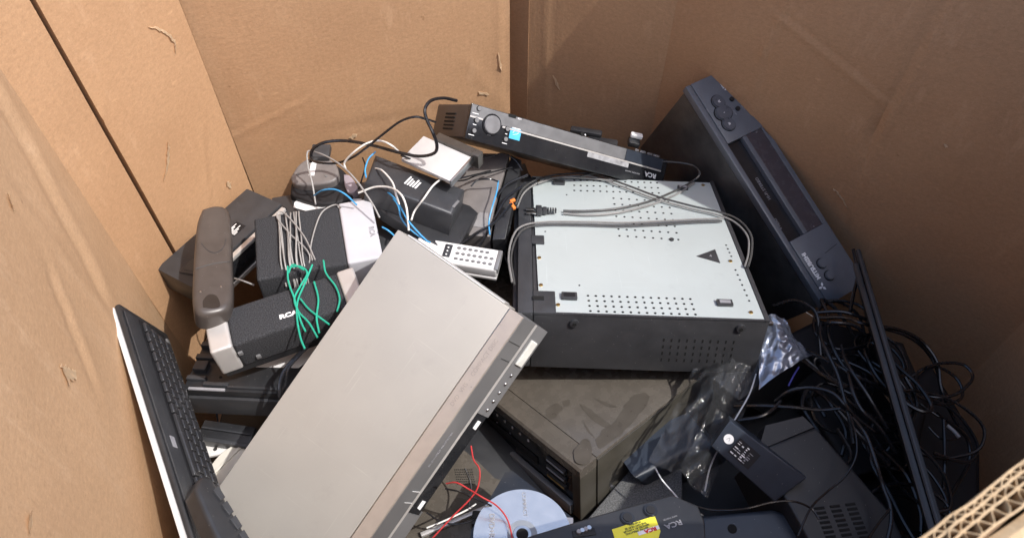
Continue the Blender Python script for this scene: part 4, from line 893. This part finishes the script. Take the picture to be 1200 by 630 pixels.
# thin leaning flat panel
M, L, w2 = fr((1008, 291, .36), (1102, 606, .37), (1040, 420, .20)); fl = 1 if w2 > 0 else -1
t = thing('thin_monitor', M, 'thin black flat panel standing on edge against the right wall', 'flat panel')
pbox('frame', (0, 0, -.007), (L + .06, .20, .0), BLKM, t, .002); pbox('screen', (.012, .014, .0002), (L + .05, .19, .0012), BLKG, t, .0005); pbox('back_shell', (.02, .004, -.016), (L + .04, .17, -.0072), BLK, t, .003)
pbox('edge_trim', (.001, -.0015, -.005), (L + .05, -.0002, -.003), BLK2, t, .0006)

# foil bag and clear bag
def sheet(name, quad, z, m, amp, fq, label, cat, n=44, seed=0, thick=.0006, arch=.02, rag=.03):
    P = [at(*q, zz) for q, zz in zip(quad, z)]; Nn = (P[1] - P[0]).cross(P[3] - P[0]).normalized()
    if Nn.z < 0: Nn = -Nn
    bm = B(); G_ = []
    for i in range(n + 1):
        r_ = []
        for j in range(n + 1):
            u, v = i / n, j / n; u += rag * noise.noise(Vector((v * 4, seed, 1))) * (1 if i else .5); v += rag * noise.noise(Vector((u * 4, seed, 9)))
            p = (P[0] * (1 - u) + P[1] * u) * (1 - v) + (P[3] * (1 - u) + P[2] * u) * v
            q = Vector((u * fq, v * fq, seed * 2.2)); h = amp * (1 - 2 * abs(noise.noise(q))) + amp * .5 * (1 - 2 * abs(noise.noise(q * 2.7))) + amp * .2 * noise.noise(q * 7)
            r_.append(bm.verts.new(p + Nn * (h + arch * math.sin(math.pi * min(1, max(0, u))))))
        G_.append(r_)
    for i in range(n):
        for j in range(n): bm.faces.new((G_[i][j], G_[i + 1][j], G_[i + 1][j + 1], G_[i][j + 1]))
    if thick: bmesh.ops.solidify(bm, geom=bm.faces[:], thickness=thick)
    return tag(obj(name, bm, m, smooth=True), label, cat)
sheet('foil_bag', [(886, 378), (918, 378), (950, 418), (888, 458)], (.31, .31, .29, .30), FOIL, .007, 2.0, 'crumpled foil bag coloured with reflected sky blue poking out behind the upturned player', 'bag', seed=2)
sheet('clear_bag', [(812, 434), (892, 434), (826, 590), (758, 546)], (.285, .285, .30, .29), BAG, .013, 2.0, 'crumpled clear plastic bag between the brown receiver and the dark boxes', 'plastic bag', seed=5, thick=0)

# ------------------------------------------------------------------ cables
# on the pale base plate
plug_M = Mw
pl = onw(Mw, 628, 247, .006); pr_ = onw(Mw, 652, 247, .006); X = (pr_ - pl).normalized(); Zw = (Mw.to_3x3() @ Vector((0, 0, 1))).normalized(); Y = Zw.cross(X).normalized(); Zp = X.cross(Y)
Mp = Matrix(((X.x, Y.x, Zp.x, pl.x), (X.y, Y.y, Zp.y, pl.y), (X.z, Y.z, Zp.z, pl.z), (0, 0, 0, 1)))
t = thing('mains_plug', Mp, 'black two-pin mains plug with ribbed neck lying on the pale base plate', 'plug')
pbox('body', (0, -.009, -.005), (.010, .009, .006), BLK2, t, .002); pbox('neck', (.0102, -.006, -.004), (.018, .006, .005), BLK2, t, .002)
for k in range(4): pbox('rib', (.0185 + k * .004, -.0045 + k * .0004, -.003), (.0210 + k * .004, .0045 - k * .0004, .004), BLK2, t, .0006)
for s_ in (-1, 1): pbox('prong', (-.016, s_ * .0055 - .0028, -.0008), (-.0002, s_ * .0055 + .0028, .0008), STEEL, t, .0003)
def ow(l, z=.003): return [(x, y, Mw, z) for x, y in l]
wire('plug_cord', ow([(660, 247), (690, 247), (725, 244), (760, 236), (790, 224), (812, 212)], .004) + ow([(820, 203), (812, 194), (790, 190), (765, 190), (735, 194), (705, 201), (680, 207)], .012), .0018, CORD, 'black plug cord curling back in a loop over the pale base plate', 'cord')
wire('plug_cord', ow([(660, 250), (690, 252), (725, 249), (762, 240), (792, 228), (814, 214)], .003) , .0017, CORDL, 'grey half of the plug cord running beside the black one on the base plate', 'cord')
wire('mains_cable', ow([(604, 240), (612, 222), (628, 211), (650, 205), (680, 203), (700, 205), (735, 217), (770, 230), (810, 241), (845, 249), (866, 258), (880, 275), (881, 295), (877, 312)], .006), .0017, CORD, 'black cord crossing the base plate from the top left and hanging over its right side', 'cord')
wire('mains_cable', ow([(600, 330), (596, 300), (602, 275), (614, 264), (640, 260), (690, 260), (730, 261), (775, 259), (815, 257), (848, 256)], .005), .0016, CORDL, 'cord lying straight across the middle of the pale base plate', 'cord')
wire('mains_cable', ow([(630, 215), (655, 208), (690, 209), (720, 212)], .005), .0016, CORDL, 'short grey cord near the far edge of the pale base plate', 'cord')
wire('mains_cable', ow([(603, 333), (599, 302), (605, 279), (617, 267), (642, 263), (690, 263.5), (730, 264.5), (775, 262.5), (815, 260), (846, 259)], .004), .0016, CORD, 'darker twin strand beside the cord lying straight across the pale base plate', 'cord')
wire('mains_cable', ow([(606, 243), (614, 226), (630, 214.5), (652, 208), (680, 206), (699, 208), (733, 220), (768, 233), (808, 244), (842, 252), (862, 261), (876, 277), (877, 296), (873, 312)], .004), .0016, CORDL, 'paler twin strand of the cord hanging over the right side of the base plate', 'cord')
clip = fr((598, 238, .36), (606, 250, .36), (604, 234, .36))[0]; t = thing('orange_clip', clip, 'small orange cable clip at the left edge of the upturned player', 'cable clip'); pbox('clip_body', (0, -.002, -.002), (.014, .003, .003), ORG, t, .001); pbox('clip_hook', (-.004, .0005, .000), (.001, .009, .004), ORG, t, .001)
# thick black cables in the gap left of the upturned player
for k, (pts, lab) in enumerate([([(600, 238, .37), (590, 250, .36), (578, 262, .35), (560, 272, .35), (540, 286, .37)], 'black cable running down-left from the orange clip'),
        ([(612, 218, .36), (594, 232, .35), (582, 252, .34), (570, 275, .34), (560, 290, .35)], 'black cable curving behind the orange clip'),
        ([(618, 205, .35), (592, 218, .35), (580, 240, .33), (590, 262, .31), (588, 290, .3), (600, 320, .3), (604, 345, .3)], 'black cable hanging down the left side of the upturned player'),
        ([(575, 200, .36), (560, 204, .37), (535, 210, .38), (528, 212, .38)], 'thin black cable crossing the taupe box'),
        ([(600, 196, .35), (575, 202, .36), (560, 205, .36), (545, 211, .37), (530, 212, .38)], 'thin black cord lying across the taupe box from the right'),
        ([(552, 218, .37), (560, 211, .37), (575, 210, .37), (584, 213, .36)], 'short black lead arching over the taupe box'),
        ([(545, 192, .39), (556, 186, .38), (575, 183, .37), (590, 180, .37), (604, 188, .36), (612, 200, .35)], 'thin black cord behind the metal tray')]):
    wire('black_cable', pts, .0021 if k < 3 else .0013, WRB, lab)
t = thing('cable_connector', fr((587, 275, .31), (594, 258, .31), (600, 278, .31))[0], 'black moulded cable connector hanging left of the upturned player', 'connector'); pbox('body', (0, 0, -.006), (.018, .011, .006), BLK2, t, .002); pbox('neck', (.0182, .002, -.004), (.028, .009, .004), BLK2, t, .001); pbox('tip', (-.010, .003, -.003), (-.0002, .008, .003), GREYP, t, .0006)
# back-left tangle
BW = [
 ('black_cable', WRB, .0025, 'thick black cable arching along the back wall above the telephone base', [(364, 190, .40), (366, 176, .42), (380, 167, .43), (405, 165, .43), (435, 170, .44), (465, 178, .45), (490, 183, .45), (508, 180, .46), (512, 171, .47), (507, 155, .49), (500, 140, .50), (498, 128, .51), (505, 118, .51), (520, 115, .50), (535, 118, .48)]),
 ('black_cable', WRB, .0018, 'black cable looping from the telephone base up to the slim player', [(364, 178, .41), (366, 188, .41), (378, 191, .42), (395, 191, .42), (412, 185, .44), (428, 174, .46), (448, 158, .48), (468, 143, .50), (486, 137, .51), (500, 140, .50), (510, 143, .48)]),
 ('grey_wire', WRG, .0013, 'grey wire dropping in front of the telephone base sticker', [(370, 240, .37), (366, 215, .39), (361, 195, .40), (360, 180, .41), (364, 177, .41), (380, 182, .42), (400, 194, .43), (418, 212, .43), (436, 238, .42), (445, 255, .41)]),
 ('white_wire', WRW, .0015, 'white wire curling up over the black tapered box to the tray', [(405, 198, .42), (404, 190, .43), (415, 178, .45), (430, 168, .46), (445, 165, .46), (458, 170, .46), (470, 180, .43)]),
 ('white_wire', WRW, .0015, 'white wire looping below the tapered box', [(420, 226, .41), (440, 219, .42), (458, 220, .43), (470, 228, .44), (476, 242, .43), (478, 258, .42), (479, 270, .41)]),
 ('white_wire', WRW, .0014, 'white wire crossing diagonally over the tapered box', [(521, 207, .41), (508, 217, .43), (497, 232, .43), (486, 247, .41), (482, 258, .41)]),
 ('white_wire', WRW, .0014, 'short white wire bent across the label of the tapered box', [(438, 197, .415), (448, 200, .43), (460, 214, .435), (464, 228, .43), (468, 240, .42)]),
 ('blue_wire', WRBL, .0012, 'blue wire running down the left end of the tapered box', [(440, 178, .43), (432, 186, .43), (428, 198, .43), (429, 208, .43)]),
 ('blue_wire', WRBL, .0013, 'blue wire arching over the white paper sheet to the right', [(368, 229, .39), (378, 223, .41), (392, 222, .42), (405, 228, .42), (418, 240, .40)]),
 ('blue_wire', WRBL, .0013, 'blue wire dropping to the silver player beside the tapered box', [(450, 222, .41), (462, 232, .42), (470, 244, .42), (478, 258, .42), (490, 272, .41), (500, 282, .40)]),
 ('blue_wire', WRBL, .0012, 'second blue wire beside it reaching towards the remote', [(455, 226, .40), (466, 240, .41), (470, 255, .41), (480, 268, .41), (496, 280, .40), (504, 284, .39)]),
 ('blue_wire', WRBL, .0012, 'blue wire standing on the taupe box near the orange clip', [(584, 212, .36), (582, 225, .36), (577, 242, .36), (573, 260, .35), (574, 275, .35)]),
 ('blue_wire', WRBL, .0012, 'short blue wire poking out beside the white-capped speaker', [(448, 266, .41), (455, 270, .41), (463, 277, .40)]),
 ('black_cable', WRB, .0016, 'thin black wire across the metal tray', [(470, 182, .44), (480, 186, .43), (495, 192, .41), (508, 200, .40), (516, 208, .40)]),
 ('black_cable', WRB, .0016, 'black cord at the near end of the tray under the slim player', [(545, 196, .38), (556, 193, .38), (565, 183, .39), (560, 177, .40), (548, 180, .40)]),
 ('black_cable', WRB, .0013, 'thin dark wire behind the tapered box by the back wall', [(425, 185, .40), (428, 195, .40), (424, 210, .39), (420, 222, .38)]),
 ('grey_wire', WRG, .0013, 'pale wire poking out under the handset', [(275, 326, .37), (285, 329, .38), (298, 334, .38)]),
 ('black_cable', WRB, .0028, 'black cable curling against the edge of the silver player at left', [(362, 404, .36), (345, 420, .38), (332, 436, .38), (327, 452, .38), (328, 466, .37)]),
 ('black_cable', WRB, .0018, 'second thinner black cable beside the silver player edge', [(368, 400, .36), (352, 415, .38), (338, 432, .38), (334, 450, .37), (331, 462, .37)]),
]
for n_, m_, r_, lab, pts in BW: wire(n_, pts, r_, m_, lab)
RW = [([(552, 522, .33), (555, 538, .33), (562, 550, .33), (560, 570, .32), (550, 585, .31), (530, 605, .30), (505, 632, .29)], 'red wire hanging from the tape flap down to the bottom edge'),
      ([(523, 566, .32), (535, 565, .33), (550, 573, .33), (565, 582, .33), (582, 592, .32), (594, 607, .31), (600, 628, .31), (601, 645, .30)], 'red wire crossing over the disc drive label plate')]
for pts, lab in RW: wire('red_wire', pts, .0010, WRR, lab, 'wire')
for pts, lab in (([(522, 572, .30), (540, 576, .31), (558, 584, .31), (576, 592, .30)], 'black wire running beside the red one'), ([(500, 600, .26), (520, 612, .26), (545, 612, .26), (570, 600, .26)], 'thin black wire under the red wires'), ([(545, 548, .26), (552, 570, .25), (548, 600, .25)], 'thin black wire standing on the grey frame'), ([(500, 618, .27), (520, 610, .27), (545, 598, .27), (558, 590, .27)], 'pale wire lying over the grey metal frame')):
    wire('thin_wire', pts, .0012, WRW if 'pale' in lab else WRB, lab, 'wire')
# tangled black cables, right
RC = [
 ([(906, 358, .27), (930, 352, .29), (950, 360, .30), (958, 372, .30), (960, 395, .29), (962, 420, .28)], 'loop under the blue recorder'),
 ([(955, 366, .30), (985, 365, .31), (1010, 372, .31), (1035, 384, .30), (1060, 392, .29), (1080, 405, .27), (1095, 425, .26), (1102, 450, .26), (1104, 470, .25)], 'outer loop beyond the flat panel'),
 ([(960, 372, .30), (990, 372, .32), (1015, 380, .33), (1050, 385, .30), (1078, 398, .28), (1098, 424, .27), (1103, 455, .26), (1118, 490, .24), (1135, 515, .23)], 'second outer loop against the right wall'),
 ([(962, 380, .31), (975, 378, .33), (1000, 381, .33), (1015, 392, .32)], 'arched strand at the top of the tangle'),
 ([(962, 378, .31), (962, 395, .33), (972, 418, .34), (982, 440, .34), (990, 470, .34), (997, 500, .33), (1000, 520, .33)], 'strand down the left of the tangle'),
 ([(986, 405, .32), (990, 420, .34), (1000, 438, .35), (1015, 460, .35), (1030, 485, .34), (1040, 502, .33)], 'bright strand in the middle of the tangle'),
 ([(945, 410, .30), (975, 425, .33), (1000, 440, .34), (1020, 448, .33), (1040, 462, .31)], 'strand crossing the middle of the tangle'),
 ([(994, 435, .34), (1000, 460, .35), (1010, 480, .35), (1030, 500, .34), (1050, 530, .32)], 'strand falling towards the flat panel'),
 ([(908, 470, .31), (925, 458, .33), (950, 454, .34), (975, 460, .35), (990, 474, .35), (1005, 490, .34), (1025, 505, .33)], 'arched cable above the vented box'),
 ([(860, 475, .30), (895, 475, .32), (930, 477, .33), (960, 480, .33), (985, 478, .34)], 'cable running flat above the adapter box'),
 ([(865, 492, .32), (890, 488, .33), (905, 480, .33), (915, 470, .32)], 'short cable near the clear bag'),
 ([(996, 485, .35), (1003, 510, .36), (1003, 535, .36), (990, 558, .36), (970, 575, .36), (950, 595, .37), (935, 628, .38)], 'thin cable curving over the vented box'),
 ([(1000, 490, .35), (1015, 510, .36), (1026, 540, .36), (1035, 570, .35), (1043, 592, .35), (1044, 612, .35), (1040, 632, .35)], 'cable falling down the right of the vented box'),
 ([(1044, 595, .35), (1030, 612, .36), (1018, 630, .37)], 'short strand at the foot of the vented box'),
 ([(812, 592, .36), (835, 597, .37), (870, 596, .38), (905, 588, .38), (930, 587, .38), (950, 595, .37), (960, 608, .37)], 'thin cable waving along the bottom casings'),
 ([(810, 590, .36), (816, 598, .37), (824, 604, .37)], 'short stub at the corner of the matt black box'),
 ([(1072, 468, .25), (1088, 480, .25), (1100, 488, .25)], 'short bright strand behind the flat panel'),
 ([(1106, 492, .26), (1107, 520, .26), (1107, 550, .26), (1106, 572, .25)], 'upright strand behind the flat panel'),
 ([(1098, 484, .25), (1120, 500, .24), (1134, 515, .23), (1136, 540, .22), (1120, 570, .22), (1108, 590, .22)], 'wide loop at the right edge of the heap'),
 ([(1110, 498, .25), (1118, 505, .25), (1124, 512, .25)], 'tiny pale strand beyond the flat panel'),
 ([(1088, 500, .25), (1100, 512, .25), (1112, 515, .25), (1120, 514, .24)], 'curl beyond the flat panel'),
 ([(1020, 395, .28), (1040, 425, .28), (1060, 455, .27), (1075, 480, .26)], 'strand running beside the flat panel'),
 ([(1000, 292, .30), (1005, 320, .30), (1000, 345, .30), (996, 365, .30)], 'strand between the blue recorder and the flat panel'),
]
for pts, lab in RC:
    wire('black_cable', pts, .0013 if 'thin' in lab or 'grey' in lab else .0026 if 'cable' in lab or 'loop' in lab or 'strand' in lab and 'short' not in lab else .0015, WRB if 'pale' not in lab else WRG, 'black cable, ' + lab if 'grey' not in lab and 'pale' not in lab else lab + ' at lower right', 'cable', 'cables tangled at lower right')
rnd = random.Random(11)
WHERE = ['coiled deep near the blue recorder', 'coiled deep beside the flat panel', 'coiled low behind the soft case', 'coiled low in the middle of the tangle', 'coiled low above the vented box', 'coiled low right of the vented box', 'coiled deep at the foot of the flat panel', 'coiled low beyond the flat panel', 'coiled at the outer edge of the tangle', 'coiled low at the bottom right']
CEN = [(985, 385), (1030, 420), (990, 440), (1020, 460), (975, 480), (1040, 520), (1070, 560), (1095, 500), (1100, 450), (1060, 600)]
for (cx, cy), lab in zip(CEN, WHERE):
    c = at(cx, cy, .265); ph = rnd.uniform(0, 6); P = []
    ra, rb = rnd.uniform(.035, .06), rnd.uniform(.02, .045); an = rnd.uniform(0, 3.1); nx = rnd.uniform(1.2, 2.4)
    for k in range(int(nx * 9)):
        a = ph + k / 9 * 2 * math.pi; g = 1 + .1 * math.sin(k * 1.7)
        x, y = ra * g * math.cos(a), rb * g * math.sin(a); P.append(c + Vector((x * math.cos(an) - y * math.sin(an), x * math.sin(an) + y * math.cos(an), .012 * math.sin(a * .5 + ph) + .003 * k / 6)))
    tag(obj('black_cable', tube(B(), P, .0023, 7, 5), WRB, smooth=True), 'black cable ' + lab, 'cable', 'cables tangled at lower right')
M = Matrix.Translation((.22, .34, .16)) @ Matrix.Rotation(R(8), 4, 'Z'); dark_box(M, .40, .26, .1, 'added black filler box darkening the gaps under the vented black box', m=BLKD, name='gap_filler_box', cat='disc player')  # added box, keeps the gaps here as dark as shade

WH2 = ['thick strand half hidden under the flat panel edge', 'thick strand sagging left of the vented box', 'thick strand looping twice over the vented box corner', 'thick strand bunched below the blue recorder', 'thick strand bunched beside the foil bag', 'thick strand running deep towards the bottom corner', 'thick strand bunched in the darkest part of the tangle', 'thick strand curling on top of the vented box', 'thick strand bunched right under the flat panel', 'thick strand lowest beyond the flat panel']
CE2 = [(1045, 445), (1000, 500), (965, 500), (990, 400), (955, 430), (1050, 580), (1015, 430), (1010, 545), (1035, 490), (1105, 530)]
for (cx, cy), lab in list(zip(CE2, WH2))[:6]:
    c = at(cx, cy, .28); ph = rnd.uniform(0, 6); P = []; ra, rb = rnd.uniform(.05, .085), rnd.uniform(.010, .024); an = R(115) + rnd.uniform(-.5, .4); nx = rnd.uniform(1.0, 2.0)
    for k in range(int(nx * 9)):
        a = ph + k / 9 * 2 * math.pi; g = 1 + .14 * math.sin(k * 1.7)
        x, y = ra * g * math.cos(a), rb * g * math.sin(a) + .006 * rnd.uniform(-1, 1); P.append(c + Vector((x * math.cos(an) - y * math.sin(an), x * math.sin(an) + y * math.cos(an), .014 * math.sin(a * .5 + ph) + .002 * k / 6)))
    tag(obj('black_cable', tube(B(), P, .0029, 7, 5), WRB, smooth=True), 'black cable, ' + lab, 'cable', 'cables tangled at lower right')
# heat-sealed edges of the clear bag
SEAL = mat('clear_seal', (.55, .57, .6), .25)
bagM = None
for pts, lab in (([(886, 438, .30), (878, 462, .31), (862, 490, .315), (845, 520, .31), (832, 548, .30), (826, 575, .29)], 'curved sealed edge of the clear bag'), ([(768, 548, .30), (776, 562, .29), (790, 578, .285), (800, 590, .28)], 'short lower sealed edge of the clear bag')):
    o = obj('bag_seal', tube(B(), [at(*p) for p in pts], .0011, 6), SEAL, smooth=True); b_o = bpy.data.objects['clear_bag']; o.parent = b_o
